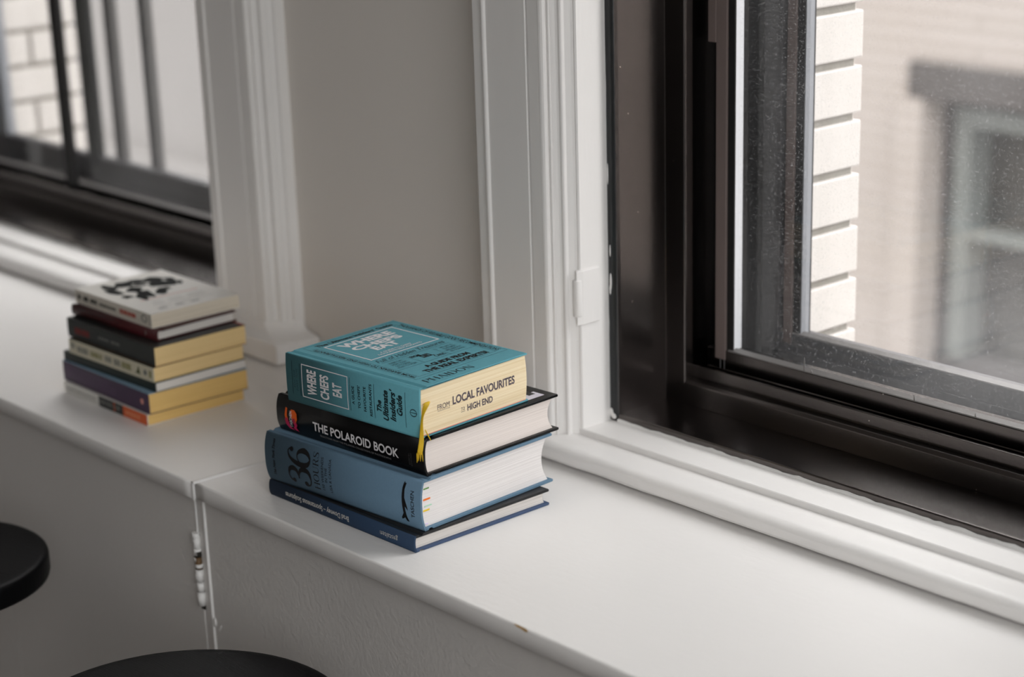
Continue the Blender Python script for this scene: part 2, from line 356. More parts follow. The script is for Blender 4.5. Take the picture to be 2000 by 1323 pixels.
def place(bm, sh, mi, u0, v0, u1, v1, d, surf, cuts=None):
    """fit a flat shape into the rectangle (u0,v0)-(u1,v1), d: R upright, U reading upwards, L upside-down; surf maps (u,v)->point"""
    V, F = sh
    xs = [p[0] for p in V]; ys = [p[1] for p in V]
    x0, x1, y0, y1 = min(xs), max(xs), min(ys), max(ys)
    t = bmesh.new(); vs = []
    for x, y in V:
        a = (x - x0) / ((x1 - x0) or 1); b = (y - y0) / ((y1 - y0) or 1)
        if d == 'R': p = (u0 + a * (u1 - u0), v0 + b * (v1 - v0))
        elif d == 'U': p = (u1 - b * (u1 - u0), v0 + a * (v1 - v0))
        else: p = (u1 - a * (u1 - u0), v1 - b * (v1 - v0))
        vs.append(t.verts.new((p[0], p[1], 0)))
    for f in F:
        try: t.faces.new([vs[i] for i in f])
        except ValueError: pass
    if cuts:
        for c in cuts:
            bmesh.ops.bisect_plane(t, geom=t.verts[:] + t.edges[:] + t.faces[:], plane_co=(0, c, 0), plane_no=(0, 1, 0))
    bmesh.ops.triangulate(t, faces=t.faces[:])
    mp = {}
    for v in t.verts: mp[v] = bm.verts.new(surf(v.co.x, v.co.y))
    for f in t.faces:
        try: g = bm.faces.new([mp[v] for v in f.verts]); g.material_index = mi
        except ValueError: pass
    t.free()
def frame_shape(w_, h_, t): # outline rectangle of line width t, in real units
    return join(rect(0, 0, w_, t), rect(0, h_ - t, w_, h_), rect(0, t, t, h_ - t), rect(w_ - t, t, w_, h_ - t))
mm = 0.001

# ================================================================== THE SETTING
FLOOR, CEIL = -0.75, 1.95
XL, XR, YB = -3.2, 2.7, -3.6
struct(boxes('floor', M['floor'], [(XL - .1, XR + .1, YB - .1, .7, FLOOR - .1, FLOOR)]), 'wooden floor of the room')
struct(boxes('ceiling', M['room'], [(XL - .1, XR + .1, YB - .1, .7, CEIL, CEIL + .1)]), 'white ceiling')
struct(boxes('wall_back', M['room'], [(XL - .1, XR + .1, YB - .1, YB, FLOOR, CEIL)]), 'white wall behind the camera')
struct(boxes('wall_left', M['room'], [(XL - .1, XL, YB, .7, FLOOR, CEIL)]), 'white wall at the far left end')
struct(boxes('wall_right', M['room'], [(XR, XR + .1, YB, -2.15, FLOOR, CEIL), (XR, XR + .1, -.25, .592, FLOOR, CEIL), (XR, XR + .1, -2.15, -.25, FLOOR, .2), (XR, XR + .1, -2.15, -.25, 1.8, CEIL)]), 'white wall with an unseen opening added for fill light at the right end')  # opening is invented, out of view, to let fill light into the room
W1 = (0.236, 0.980)  # right edge drawn in, out of view, to dim the sill
W2 = (-1.584, -0.449)
NICHE = 0.378
wf = bmesh.new()
bm_box(wf, -0.449, 0.235, NICHE, 0.592, FLOOR, CEIL)                 # pier between the windows
bm_box(wf, XL, W2[0], 0.362, 0.592, FLOOR, CEIL)
bm_box(wf, W1[1], XR, 0.362, 0.592, FLOOR, CEIL)
bm_box(wf, W2[0], W2[1], 0.362, 0.592, WTOP, CEIL); bm_box(wf, W1[0], W1[1], 0.362, 0.592, WTOP, CEIL)
bm_box(wf, W2[0], W2[1], 0.372, 0.592, FLOOR, 0.0); bm_box(wf, W1[0], W1[1], 0.372, 0.592, FLOOR, 0.0)
struct(build('wall_front', wf, M['wall']), 'pale grey painted wall panel between the two windows')

# posts (window casings): bead, groove and a moulded diagonal edge
def diag(p0, p1):
    ex, ey = p1[0] - p0[0], p1[1] - p0[1]; l = math.hypot(ex, ey); nx, ny = ey / l, -ex / l
    prof = [(0, 0), (.03, .0012), (.09, .0024), (.17, .0028), (.25, .0020), (.29, .0004), (.31, -.0008), (.33, .0010), (.37, .0016), (.41, .0010), (.43, -.0008),
            (.50, -.0018), (.58, -.0022), (.66, -.0014), (.70, -.0002), (.71, .0014), (.75, .0022), (.80, .0022), (.85, .0012), (.89, -.0002), (1, -.0006)]
    return [(p0[0] + ex * t + nx * h, p0[1] + ey * t + ny * h) for t, h in prof]
def post_poly(dx, back):
    p = [(.100, back), (.100, .3372), (.1004, .3362), (.1014, .3356), (.1165, .3356)]
    p += [(.1195 + .0034 * math.cos(a), .3356 - .0030 * math.sin(a)) for a in [R(180 - 22.5 * i) for i in range(9)]]
    p += [(.1855, .3356), (.1872, .3378), (.1890, .3378), (.1902, .3352), (.2060, .3350)]
    p += diag((.2068, .3350), (.2297, .3562))
    return [(x + dx, y) for x, y in p]
bm = bmesh.new()
pp = post_poly(0, .52) + [(.2312, .3590), (.2322, .3622), (.2345, .3614), (.2362, .3628), (.2362, .395), (.2352, .407), (.2352, .52)]
bm_prism(bm, pp, 0.0215, CEIL, 'z')
post_r = struct(build('trim_1', bm, M['trim']), 'white moulded window casing to the right of the wall panel')
bm = bmesh.new()
# painted-over shutter hinge on the bright reveal
hp = bmesh.new()
bm_cyl(hp, (.2335, .3600, .1585), .0052, .0415, 18, 'z')
bm_prism(hp, [(.2300, .3600), (.2362, .3560), (.2385, .3640), (.2384, .3895), (.2352, .3895)], .1485, .2105, 'z')
bevel(hp, .0014, 3)
build('hinge', hp, M['trim'], post_r)['label'] = 'painted-over white hinge'
bm.free()
bm = bmesh.new()
bm_prism(bm, post_poly(-.549, .40) + [(-.3178, .3590), (-.3168, .3622), (-.3130, .3640), (-.3130, .40)], 0.0300, CEIL, 'z')
post_l = struct(build('trim_2', bm, M['trim']), 'white moulded window casing to the left of the wall panel')
bm = bmesh.new()
# other two sides of the windows (out of the picture)
bm_box(bm, W2[0] - .107, W2[0], .3356, .45, .02, CEIL); struct(build('trim_3', bm, M['trim']), 'white casing at the far side of the left window')
bm = bmesh.new(); bm_box(bm, W1[1], W1[1] + .107, .3356, .45, .02, CEIL); struct(build('trim_4', bm, M['trim']), 'white casing at the far side of the right window')

# moulded window stools lying on the sill boards (rounded nose, raised back step)
def nose(y0, z0, z1, r, n=8):
    pts = [(y0 + .0015, z0)]
    pts += [(y0, z0 + .003), (y0, z1 - r)]
    pts += [(y0 + r * 1.5 - r * 1.5 * math.cos(R(90 * i / n)), z1 - r + r * math.sin(R(90 * i / n))) for i in range(1, n + 1)]
    return pts
def stool(name, x0, x1, steps, lab):
    prof = nose(.3125, .0048, .0225, .0085) + steps
    bm = bmesh.new(); n = 28
    prev = None
    for k in range(n + 1):
        x = x0 + (x1 - x0) * k / n; j = 0 if k in (0, n) else random.uniform(-.0006, .0006)
        ring = [bm.verts.new((x, p[0] + (j if p[0] < .33 else 0), p[1] + (random.uniform(-.0005, .0005) if i < 2 else 0))) for i, p in enumerate(prof)]
        if prev:
            for i in range(len(prof)):
                f = bm.faces.new((prev[i], ring[i], ring[(i + 1) % len(prof)], prev[(i + 1) % len(prof)])); f.smooth = 2 < i < 9
        else: bm.faces.new(ring)
        prev = ring
    bm.faces.new(prev[::-1])
    return struct(build(name, bm, M['trim']), lab)
STEP = [(.3600, .0225), (.3606, .0282), (.3618, .0290), (.4062, .0288), (.4062, .0035)]
stool('trim_5', .094, 1.09, STEP, 'white rounded moulding under the right window')
s6 = stool('trim_6', -1.60, -.4600, [(.374, .0225), (.374, .0035)], 'white rounded moulding under the left window and its casing')
bm = bmesh.new(); bm_box(bm, W2[0], W2[1], .3600, .4062, .0226, .0288); struct(build('trim_7', bm, M['trim']), 'raised white strip behind the left moulding')
# return end and ogee foot of the left casing
bm = bmesh.new()
foot = post_poly(-.549, .374)
cx = sum(p[0] for p in foot) / len(foot); cy = .3656
levels = [(.0040, .0235), (.0270, .0235), (.0300, .0215), (.0315, .0150), (.0330, .0110), (.0355, .0070), (.0385, .0045), (.0420, .0028), (.0460, .0018)]
rings = []
for zz, ex in levels:
    ring = []
    for x, y in [(-.449, .374), (-.449, .3356), (-.345, .3350), (-.3200, .3562), (-.313, .364), (-.313, .374)]:
        oy = -ex if y < .37 else 0; ox = ex if x > -.43 else -ex * .5
        ring.append(bm.verts.new((x + ox * (1 if x < -.43 else 2.6 if x < -.34 else 1.6 if x < -.318 else 1.6), max(y + oy, .3090), zz)))
    rings.append(ring)
for a, b in zip(rings, rings[1:]):
    for i in range(6):
        f = bm.faces.new((a[i], a[(i + 1) % 6], b[(i + 1) % 6], b[i]))
bm.faces.new(rings[0][::-1]); bm.faces.new(rings[-1])
build('casing_foot', bm, M['trim'], post_l)

# sill boards
def chip_board(name, x0, x1, yfront, lab, seam_right=False):
    bm = bmesh.new(); n = int((x1 - x0) / .02); prev = None
    for k in range(n + 1):
        x = x0 + (x1 - x0) * k / n; j = random.uniform(-.0004, .0004); jz = random.uniform(-.0003, .0003)
        prof = [(yfront + .001, -.0195), (yfront - .0002 + j, -.0188 + jz), (yfront + j, -.0022 + jz), (yfront + .0006 + j, -.0007), (yfront + .0024, 0), (.36, 0), (.36, -.0195)]
        ring = [bm.verts.new((x, p[0], p[1])) for p in prof]
        if prev:
            for i in range(len(prof)):
                f = bm.faces.new((prev[i], ring[i], ring[(i + 1) % 7], prev[(i + 1) % 7])); f.smooth = i in (1, 2, 3)
        else: bm.faces.new(ring)
        prev = ring
    bm.faces.new(prev[::-1])
    o = build(name, bm, M['sillpaint']); tag(o, lab, 'sill board'); return o
board_r = chip_board('sill_board', .0008, 1.75, 0.0, 'white painted sill board under the right window, carrying the nearer book stack')
board_l = chip_board('sill_board', -2.2, -.0012, -.0022, 'white painted sill board under the left window, carrying the farther book stack')
# paint ridge along the seam, part of the left board
bm = bmesh.new(); prev = None
for k in range(13):
    y = -.0030 + .105 * k / 12; h = .0022 * (1 - .5 * k / 12) * (1 if k < 12 else .2); wd = .0034 * (1 if k < 10 else .6)
    c = .0002 + random.uniform(-.0002, .0002)
    ring = [bm.verts.new(v) for v in ((c - wd, y, 0), (c - wd * .5, y, h), (c + wd * .5, y, h), (c + wd, y, -.0002))]
    if prev:
        for i in range(3): bm.faces.new((prev[i], ring[i], ring[i + 1], prev[i + 1])).smooth = True
    prev = ring
bm_box(bm, -.0016, .0012, -.0036, -.0018, -.0195, .0004)
build('paint_ridge', bm, M['smear'], board_l)['label'] = 'bright paint ridge over the seam'
# bare wood chip on the right board
bm = bmesh.new()
pts = [(.5290, .0010), (.5330, .0018), (.5400, .0016), (.5460, .0008), (.5495, -.0012), (.5460, -.0030), (.5400, -.0016), (.5340, -.0012)]
bm.faces.new([bm.verts.new((x, -.0005 + max(0, z) * .6, min(z, 0) + .0002 if z < 0 else .0003)) for x, z in pts])
build('bare_wood_chip', bm, M['bare_wood'], board_r, fixn=False)['label'] = 'chip of bare yellowish wood'

# cabinets below the boards
CY = 0.008
cab_l = empty('cabinet', (-.6, CY, FLOOR)); tag(cab_l, 'white painted cabinet with a hinged flat door under the left sill board', 'cabinet')
def at(o, *b):   # world boxes into an unrotated empty's space
    L = o.location; return [(x0 - L.x, x1 - L.x, y0 - L.y, y1 - L.y, z0 - L.z, z1 - L.z) for x0, x1, y0, y1, z0, z1 in b]
boxes('carcass', M['cab'], at(cab_l, (-2.2, -.0008, CY + .006, .36, FLOOR, -.0200)), cab_l)
boxes('stile', M['cab'], at(cab_l, (-.0135, -.0012, CY + .0005, CY + .006, FLOOR, -.0200)), cab_l, .0008)
boxes('stile', M['cab'], at(cab_l, (-2.2, -.4895, CY + .0008, CY + .006, FLOOR, -.0200)), cab_l, .0008)
door = boxes('door', M['cab'], at(cab_l, (-.4862, -.0155, CY - .0002, CY + .0056, FLOOR + .06, -.0205)), cab_l, .0012)
hb = bmesh.new()
zs = [-.0680, -.0860, -.0935, -.1085, -.1240, -.1360, -.1530]
for i, (za, zb_) in enumerate(zip(zs, zs[1:])):
    bm_cyl(hb, (-.0150 + .6 - 0, -.0026, zb_ - FLOOR + .0006), .0040 + .0003 * (i % 2), (za - zb_) - .0010, 16, 'z', mi=(1 if i == 2 else 2 if i == 1 else 0))
for i in range(6):
    z_ = random.uniform(-.150, -.070); bm_cyl(hb, (-.0150 + .6 + random.uniform(-.002, .002), -.0026, z_ - FLOOR), .0044, random.uniform(.004, .009), 14, 'z', mi=0)
bm_box(hb, -.0195 + .6, -.0125 + .6, -.0012, .0008, -.158 - FLOOR, -.066 - FLOOR, 2)
build('hinge', hb, [M['smear'], M['bare'], M['black_hole']], door)['label'] = 'thickly painted hinge with bare brown patches'
# thin bright paint lines along the door gap
boxes('paint_line', M['smear'], at(cab_l, (-.0160, -.0148, CY - .0012, CY + .001, -.066, -.0205)), cab_l)
cab_r = empty('cabinet', (.8, CY, FLOOR)); tag(cab_r, 'white painted cabinet with a scuffed flat panel under the right sill board', 'cabinet')
boxes('carcass', M['cab'], at(cab_r, (-.0004, 1.75, CY + .006, .36, FLOOR, -.0200)), cab_r)
boxes('panel', M['cabpanel'], at(cab_r, (.0022, 1.75, CY + .0012, CY + .006, FLOOR + .05, -.0200)), cab_r, .0008)
bb = bmesh.new(); bm_prism(bb, [(-.0004 - .8, .006), (-.0010 - .8, .0), (.0002 - .8, -.0012), (.0016 - .8, -.0008), (.0022 - .8, .002), (.0022 - .8, .006)], .05, -.0200 - FLOOR, 'z')
build('bead', bb, M['smear'], cab_r)
bb = bmesh.new(); bmesh.ops.create_icosphere(bb, subdivisions=2, radius=1, matrix=Matrix.Translation((.0052 - .8, -.0005, -.168 - FLOOR)) @ Matrix.Diagonal((.0032, .0016, .006, 1)))
bmesh.ops.create_icosphere(bb, subdivisions=2, radius=1, matrix=Matrix.Translation((.0130 - .8, .0008, -.1735 - FLOOR)) @ Matrix.Rotation(R(35), 4, 'Y') @ Matrix.Diagonal((.0012, .0008, .006, 1)))
for f in bb.faces: f.smooth = True
build('paint_drip', bb, M['smear'], cab_r)

# ------------------------------------------------------------------ windows
def window(name, x0, x1, lab, right_window):
    wn = struct(empty(name, (x0, .4056, .0285)), lab)
    def B(nm, mats, L, bev=0.0): return boxes(nm, mats, at(wn, *L), wn, bev)
    # outer frame: metal sill, jambs, head
    bm = bmesh.new()
    ox, oy, oz = wn.location
    def bx(a, b, c, d, e_, f, mi=0): bm_box(bm, a - ox, b - ox, c - oy, d - oy, e_ - oz, f - oz, mi)
    bm_prism(bm, [(.4062 - oy, .0200 - oz), (.4062 - oy, .0372 - oz), (.4072 - oy, .0384 - oz), (.4784 - oy, .0405 - oz), (.4784 - oy, .0200 - oz)], 0, x1 - x0, 'x')
    for s, xx in ((1, x0), (-1, x1)):
        L = [(.0115, .4062), (.0125, .4110), (.0160, .4775), (.0440, .4784), (.0450, .4800), (.0450, .4914), (.036, .4914), (.036, .592), (-.02, .592), (-.02, .4062)]
        bm_prism(bm, [(xx + s * (px + (0.0 if px > 0 else 0)) - ox, py - oy) for px, py in L], .0384 - oz, WTOP - oz, 'z')
    bm_prism(bm, [(.4784 - oy, .03 - oz), (.4784 - oy, .0655 - oz), (.4815 - oy, .0695 - oz), (.4905 - oy, .0700 - oz), (.4905 - oy, .03 - oz)], .012, x1 - x0 - .012, 'x'); bx(x0 + .012, x1 - .012, .4905, .4945, .03, .0845)
    bx(x0 + .012, x1 - .012, .4945, .592, .03, .0480)
    bx(x0, x1, .4062, .592, WTOP - .02, WTOP + .01)
    bevel(bm, .0008, 2)
    fr = build('frame', bm, M['bronze'], wn)
    # rough sealant where the white paint meets the metal
    bm = bmesh.new(); n = 90; prev = None
    for k in range(n + 1):
        z = .030 + (WTOP - .04) * k / n
        a = random.uniform(-.0010, .0010) + .0008 * math.sin(k * .45)
        ring = [bm.verts.new((x - ox, y - oy, z - oz)) for x, y in ((x0 - .0012 + a, .4052), (x0 + .0020 + a * .6, .4046), (x0 + .0108, .4050), (x0 + .0118, .4075))]
        if prev:
            for i in range(3): bm.faces.new((prev[i], ring[i], ring[i + 1], prev[i + 1])).smooth = True
        prev = ring
    build('sealant', bm, M['caulk'], fr)
    bm = bmesh.new(); n = 100; prev = None
    for k in range(n + 1):
        x = x0 + .011 + (x1 - x0 - .02) * k / n
        a = random.uniform(-.0006, .0006) + .0006 * math.sin(k * .7)
        ring = [bm.verts.new((x - ox, y - oy, z - oz)) for y, z in ((.4046, .0285), (.4042, .0304 + a), (.4060, .0318 + a))]
        if prev:
            for i in range(2): bm.faces.new((prev[i], ring[i], ring[i + 1], prev[i + 1])).smooth = True
        prev = ring
    build('paint_edge', bm, M['smear'], fr, fixn=True)
    if right_window:
        bm = bmesh.new()
        for cx_, z_, rx, rz in ((.2395, .190, .0016, .010), (.2385, .181, .0013, .006), (.2375, .0385, .0032, .0050), (.2410, .0345, .0045, .0035), (.2370, .31, .001, .012), (.2392, .225, .0008, .007)):
            bmesh.ops.create_icosphere(bm, subdivisions=2, radius=1, matrix=Matrix.Translation((cx_ - ox, .4046 - oy, z_ - oz)) @ Matrix.Diagonal((rx, .0008, rz, 1)))
        for f in bm.faces: f.smooth = True
        build('paint_smear', bm, M['smear'], fr)
    # inner sash
    mx = x1 - .15 if right_window else None
    sash = empty('sash'); sash.parent = wn
    def rail(nm, y, zt, x_a, x_b, m_, mb, pz0=.05):
        bm = bmesh.new()
        bm_prism(bm, [(y - oy, pz0 - oz), (y - oy, zt - .0225 - oz), (y + .0008 - oy, zt - .0215 - oz), (y + .0008 - oy, zt - .001 - oz), (y + .0014 - oy, zt - oz), (y + .024 - oy, zt - oz), (y + .024 - oy, pz0 - oz)], x_a - ox, x_b - ox, 'x')
        r_ = build(nm, bm, m_, wn)
        bm = bmesh.new(); bm_prism(bm, [(y + .0010 - oy, zt - oz), (y + .0016 - oy, zt + .0010 - oz), (y + .0075 - oy, zt + .0038 - oz), (y + .0080 - oy, zt - oz)], x_a + .03 - ox, x_b - ox, 'x')
        build('glazing_bead', bm, mb, r_)
        return r_
    bpy.data.objects.remove(sash)
    if right_window:
        r_ = rail('sash_rail', .510, .1025, x0 + .05, x1 - .05, M['bronze'], M['bead'])
        # burrs of sealant standing on the glazing bead
        bm = bmesh.new()
        for bx_, h in ((.4290, .0150), (.4395, .003), (.5780, .0065), (.655, .004)):
            bm_prism(bm, [(bx_ - .0012 - ox, .5105 - oy), (bx_ + .0012 - ox, .5105 - oy), (bx_ + .0004 - ox, .5115 - oy)], .1030 - oz, .1035 + h - oz, 'z')
            for v in bm.verts[-3:]: v.co.x = bx_ - .0006 - ox + (v.co.x - (bx_ - .0006 - ox)) * .15
        build('burr', bm, M['bead'], r_)
        st = boxes('sash_stile', M['brown'], at(wn, (.2972, .3128, .5100, .5350, .0915, WTOP - .02)), wn, .0008)
        boxes('gasket', M['black'], at(wn, (.3128, .3222, .5128, .5340, .0920, WTOP - .02)), st)
        boxes('spacer', M['spacer'], at(wn, (.3216, .3224, .5146, .5264, .1045, WTOP - .02)), st)
        boxes('latch', M['brown'], at(wn, (.2856, .2972, .5096, .5300, .4434, .75)), st, .0008)
        bm = bmesh.new()
        for rx in (.3050, .3110): bm_cyl(bm, (rx - ox, .5110 - oy, .068 - oz), .0006, .026, 8)
        build('guide_wire', bm, M['graymetal'], st)
        gp = boxes('pane', M['glass'], at(wn, (.3140, mx, .5195, .5215, .0980, WTOP - .02)), wn)
        B('meeting_stile', M['bronze'], [(mx, mx + .04, .510, .535, .05, WTOP - .02)], .001)
        B('pane', M['glass'], [(mx + .04, x1 - .05, .5195, .5215, .098, WTOP - .02)])
        # outer sash
        rail('outer_rail', .575, .1165, x0 + .07, x1 - .05, M['graymetal'], M['bead'])
        s2 = boxes('outer_stile', M['brown'], at(wn, (.3405, .3530, .5750, .5950, .1045, WTOP - .02)), wn, .0008)
        boxes('gasket', M['black'], at(wn, (.3530, .3636, .5775, .5950, .1060, WTOP - .02)), s2)
        boxes('spacer', M['stone'], at(wn, (.3630, .3645, .5785, .5915, .1170, WTOP - .02)), s2)
        B('outer_frame', M['graymetal'], [(.3075, .3335, .5750, .590, .048, WTOP - .02)], .0008)
        B('track', M['black'], [(.2720, .3075, .5500, .590, .048, WTOP - .02), (.3335, .3405, .583, .590, .048, WTOP - .02)])
        boxes('catch', M['graymetal'], at(wn, (.3345, .3395, .5760, .584, .165, .215)), s2, .0006)
        B('outer_pane', M['glass2'], [(.3560, x1 - .06, .5840, .5855, .1120, WTOP - .02)])
    else:
        rail('sash_rail', .510, .0900, x0 + .05, x1 - .05, M['bronze'], M['bead'])
        B('meeting_stile', M['black'], [(-1.1370, -1.1090, .503, .5130, .050, WTOP - .02)], .001)
        B('pane', M['glass3'], [(x0 + .06, -1.1250, .5195, .5215, .088, WTOP - .02)])
        B('pane', M['glass3'], [(-1.1250, x1 - .06, .5195, .5215, .088, WTOP - .02)])
        rail('outer_rail', .575, .1150, x0 + .07, x1 - .05, M['graymetal'], M['graymetal'])
        B('outer_stile', M['barmetal'], [(-1.1850, -1.1520, .575, .5895, .1, WTOP - .02)], .001)
        B('outer_bar', M['barmetal2'], [(-1.1190, -1.0960, .5895, .603, .1, WTOP - .02)], .001)  # plain grey upright bars behind the outer sash
        B('outer_bar', M['barmetal2'], [(-1.0120, -.9920, .5895, .604, .1, WTOP - .02)], .001)
        B('outer_frame', M['stone'], [(x0 + .05, x0 + .1270, .5750, .5915, .1150, WTOP - .02)], .001)
        B('outer_pane', M['glass3'], [(x0 + .12, x1 - .06, .5840, .5855, .112, WTOP - .02)])
    return wn
window('window_1', W1[0], W1[1], 'dark metal sliding window beside the nearer book stack', True)
window('window_2', W2[0], W2[1], 'dark metal sliding window behind the farther book stack', False)

# ------------------------------------------------------------------ outside
PITCH, MORT = .0605, .0085
def brick_pier(name, x0, x1, y0, y1, lab, end_joint=False):
    bm = bmesh.new()
    bm_box(bm, x0 + .004, x1 - .006, y0 + .004, y1 - .006, -1.6, 3.4, 1)
    k0 = int(-1.6 / PITCH)
    for k in range(k0, int(3.3 / PITCH)):
        z0 = .2275 + .0085 / 2 + k * PITCH - 3 * PITCH; z1 = z0 + PITCH - MORT
        xs_ = [x0]; q = x1
        cut = [x1]; xx = x1 - (.11 if k % 2 else .20)
        while xx > x0 + .06: cut.append(xx); xx -= .21
        cut.append(x0)
        for a, b in zip(cut, cut[1:]):
            if end_joint and a == x1 and k % 2:
                bm_box(bm, b + .004, a, y0, y0 + .042, z0, z1); bm_box(bm, b + .004, a, y0 + .049, y1, z0, z1)
            else: bm_box(bm, b + (.004 if b > x0 else 0), a - (.004 if a < x1 else 0), y0, y1, z0, z1)
    bevel(bm, .0022, 2, 60)
    return struct(build(name, bm, [M['brick'], M['mortar']]), lab)
brick_pier('wall_brick', -.573, .3600, .5930, .6785, 'white painted brick pier outside the right window')
brick_pier('wall_brick', -3.3, -1.4600, .5930, .7300, 'white painted brick pier outside the left window', True)
brick_pier('wall_brick', .856, 3.7, .5930, .6785, 'white painted brick pier beyond the right window')

def opp_mat():
    m = mat('pale_far_wall', srgb(196, 192, 184), 0.9, 0.1)
    n = m.node_tree; b = n.nodes['Principled BSDF']
    t = n.nodes.new('ShaderNodeTexCoord'); mp = n.nodes.new('ShaderNodeMapping'); mp.inputs['Rotation'].default_value = (R(90), 0, 0)
    br = n.nodes.new('ShaderNodeTexBrick'); br.inputs['Scale'].default_value = 1.0
    br.inputs['Brick Width'].default_value = 2.4; br.inputs['Row Height'].default_value = .036; br.inputs['Mortar Size'].default_value = .010
    br.inputs['Color1'].default_value = srgb(176, 168, 163); br.inputs['Color2'].default_value = srgb(172, 164, 158); br.inputs['Mortar'].default_value = srgb(160, 152, 146)
    n.links.new(t.outputs['Object'], mp.inputs[0]); n.links.new(mp.outputs[0], br.inputs['Vector']); n.links.new(br.outputs['Color'], b.inputs['Base Color'])
    return m
M['oppwall'] = opp_mat()
OY = 3.0
bl = empty('building', (-1.2, OY, -4.0)); tag(bl, 'pale brick building across the yard with one dark window, seen through the right pane', 'building')
TOPB = 0.9
def BB(nm, m_, L, par=None, bev=0.0): return boxes(nm, m_, [(x0 + 1.2, x1 + 1.2, y0 - OY, y1 - OY, z0 + 4, z1 + 4) for x0, x1, y0, y1, z0, z1 in L], par or bl, bev)
BB('wall', M['oppwall'], [(-3.2, -1.332, OY, OY + .3, -4, 2.0), (-.10, 6.0, OY, OY + .3, -4, TOPB), (-1.332, -.10, OY, OY + .3, -.08, 2.0), (-1.332, -.10, OY, OY + .3, -4, -1.30)])  # left sections carried up out of view to hold back sky light
BB('pilaster', M['oppwall'], [(-1.42, -1.338, OY - .03, OY, -4, -.14)])
BB('lintel', M['lintel'], [(-1.388, .05, OY - .02, OY + .1, -.138, -.052)])
wfm = BB('window_surround', M['darkframe'], [(-1.332, -1.280, OY + .06, OY + .2, -1.3, -.138), (-1.28, -.10, OY + .06, OY + .2, -.165, -.138), (-1.332, -.1, OY + .05, OY + .2, -1.3, -.80)])
fw = BB('window_frame', M['greenframe'], [(-1.285, -1.236, OY + .04, OY + .2, -.80, -.160), (-1.236, -.1, OY + .04, OY + .2, -.206, -.160), (-1.236, -.1, OY + .04, OY + .2, -.485, -.465)])
BB('window_pane', M['darkpane'], [(-1.236, -.10, OY + .12, OY + .16, -.80, -.205)], fw)
b2 = empty('building', (-6.5, OY, -4.0)); tag(b2, 'grey rendered building across the yard, seen through the left pane', 'building')
gw = mat('grey_render', srgb(124, 121, 119), .9, .1, var=.06, vscale=1.5)
boxes('wall', gw, at(b2, (-10.0, -3.25, OY - .05, OY + .3, -4, 2.6)), b2)  # top raised out of view to dim the left window
boxes('ledge', gw, at(b2, (-10.0, -3.25, OY - .12, OY - .05, -.80, -.74)), b2)
boxes('plinth', mat('pale_render', srgb(150, 147, 144), .9, .1), at(b2, (-10.0, -3.25, OY - .09, OY - .05, -4, -.80)), b2)
struct(boxes('ground', M['ground'], [(-9, 7, .75, 9, -4.1, -4.0)]), 'grey ground of the yard')

# ================================================================== BOOKS
def cloth(name, c, rough=.75, bump=.00012, spec=.25): return mat(name, c, rough, spec, var=.06, vscale=300, bump=bump, bscale=1400, sheen=.0)
def arc(T, bulge, n=14, e0=0.0):
    """outward bulge of a spine at height v"""
    def f(v):
        t = max(-1, min(1, 2 * v / T - 1)); return -bulge * (1 - abs(t) ** 2.6) + e0
    return f
def hardcover(name, label, group, O, rot, L, W, T, cov, spn, pages, bulge=.0, board=.0028, over=.003, fore=.004, concave=.005, groove=True, back=None, round_r=.0, spine_t=.0022):
    e = empty(name, O, R(rot)); tag(e, label, 'book', group)
    f = arc(T, bulge)
    parts = {'root': e, 'f': f, 'T': T, 'L': L, 'W': W}
    # front cover (upper board): hinge groove near the spine
    def board_poly(zlo, zhi, sgn):
        g = .0017 if groove else 0
        top_ = [(.0004, zhi - sgn * .0006), (.0016, zhi), (.0044, zhi), (.0060, zhi - sgn * g), (.0088, zhi - sgn * g), (.0112, zhi), (W * .5, zhi + sgn * .0000), (W - .0010, zhi), (W, zhi - sgn * .0008)]
        bot_ = [(W, zlo + sgn * .0006), (W - .0008, zlo), (.0004, zlo)]
        return top_ + bot_
    bm = bmesh.new(); bm_prism(bm, board_poly(T - board, T, 1), 0, L, 'x'); bevel(bm, .0005, 2, 60); parts['front_bm'] = bm
    bm = bmesh.new(); bm_prism(bm, board_poly(board, 0, -1), 0, L, 'x'); bevel(bm, .0005, 2, 60)
    parts['back_bm'] = bm
    bm = bmesh.new(); n = 20
    outer = [(f(T * i / n), T * i / n) for i in range(n + 1)]
    inner = [(y + spine_t, min(max(z, .001), T - .001)) for y, z in outer][::-1]
    bm_prism(bm, outer + inner, .0, L, 'x', smooth=False)
    for fc in bm.faces:
        if len(fc.verts) == 4: fc.smooth = True
    parts['spine_bm'] = bm
    bm = bmesh.new(); n = 14; z0, z1 = board + .0001, T - board - .0001
    A = [(f(z0 + (z1 - z0) * i / n) + spine_t + .0002, z0 + (z1 - z0) * i / n) for i in range(n + 1)]
    Bk = [(W - fore - concave * (1 - (2 * i / n - 1) ** 2), z0 + (z1 - z0) * i / n) for i in range(n + 1)][::-1]
    bm_prism(bm, A + Bk, over, L - over, 'x')
    parts['page_bm'] = bm
    parts['mats'] = (cov, spn, pages, back or cov)
    return parts
def finish(p, spine_mats=(), front_mats=(), page_mats=()):
    cov, spn, pages, back = p['mats']; e = p['root']
    p['front'] = build('front_cover', p['front_bm'], [cov] + list(front_mats), e)
    p['back'] = build('back_cover', p['back_bm'], [back], e)
    p['spine'] = build('spine', p['spine_bm'], [spn] + list(spine_mats), e)
    p['pages'] = build('page_block', p['page_bm'], [pages] + list(page_mats), e)
    return p
def spine_surf(p, off=.00025):
    f = p['f']
    return lambda u, v: (u * mm, f(v * mm) - off, v * mm)
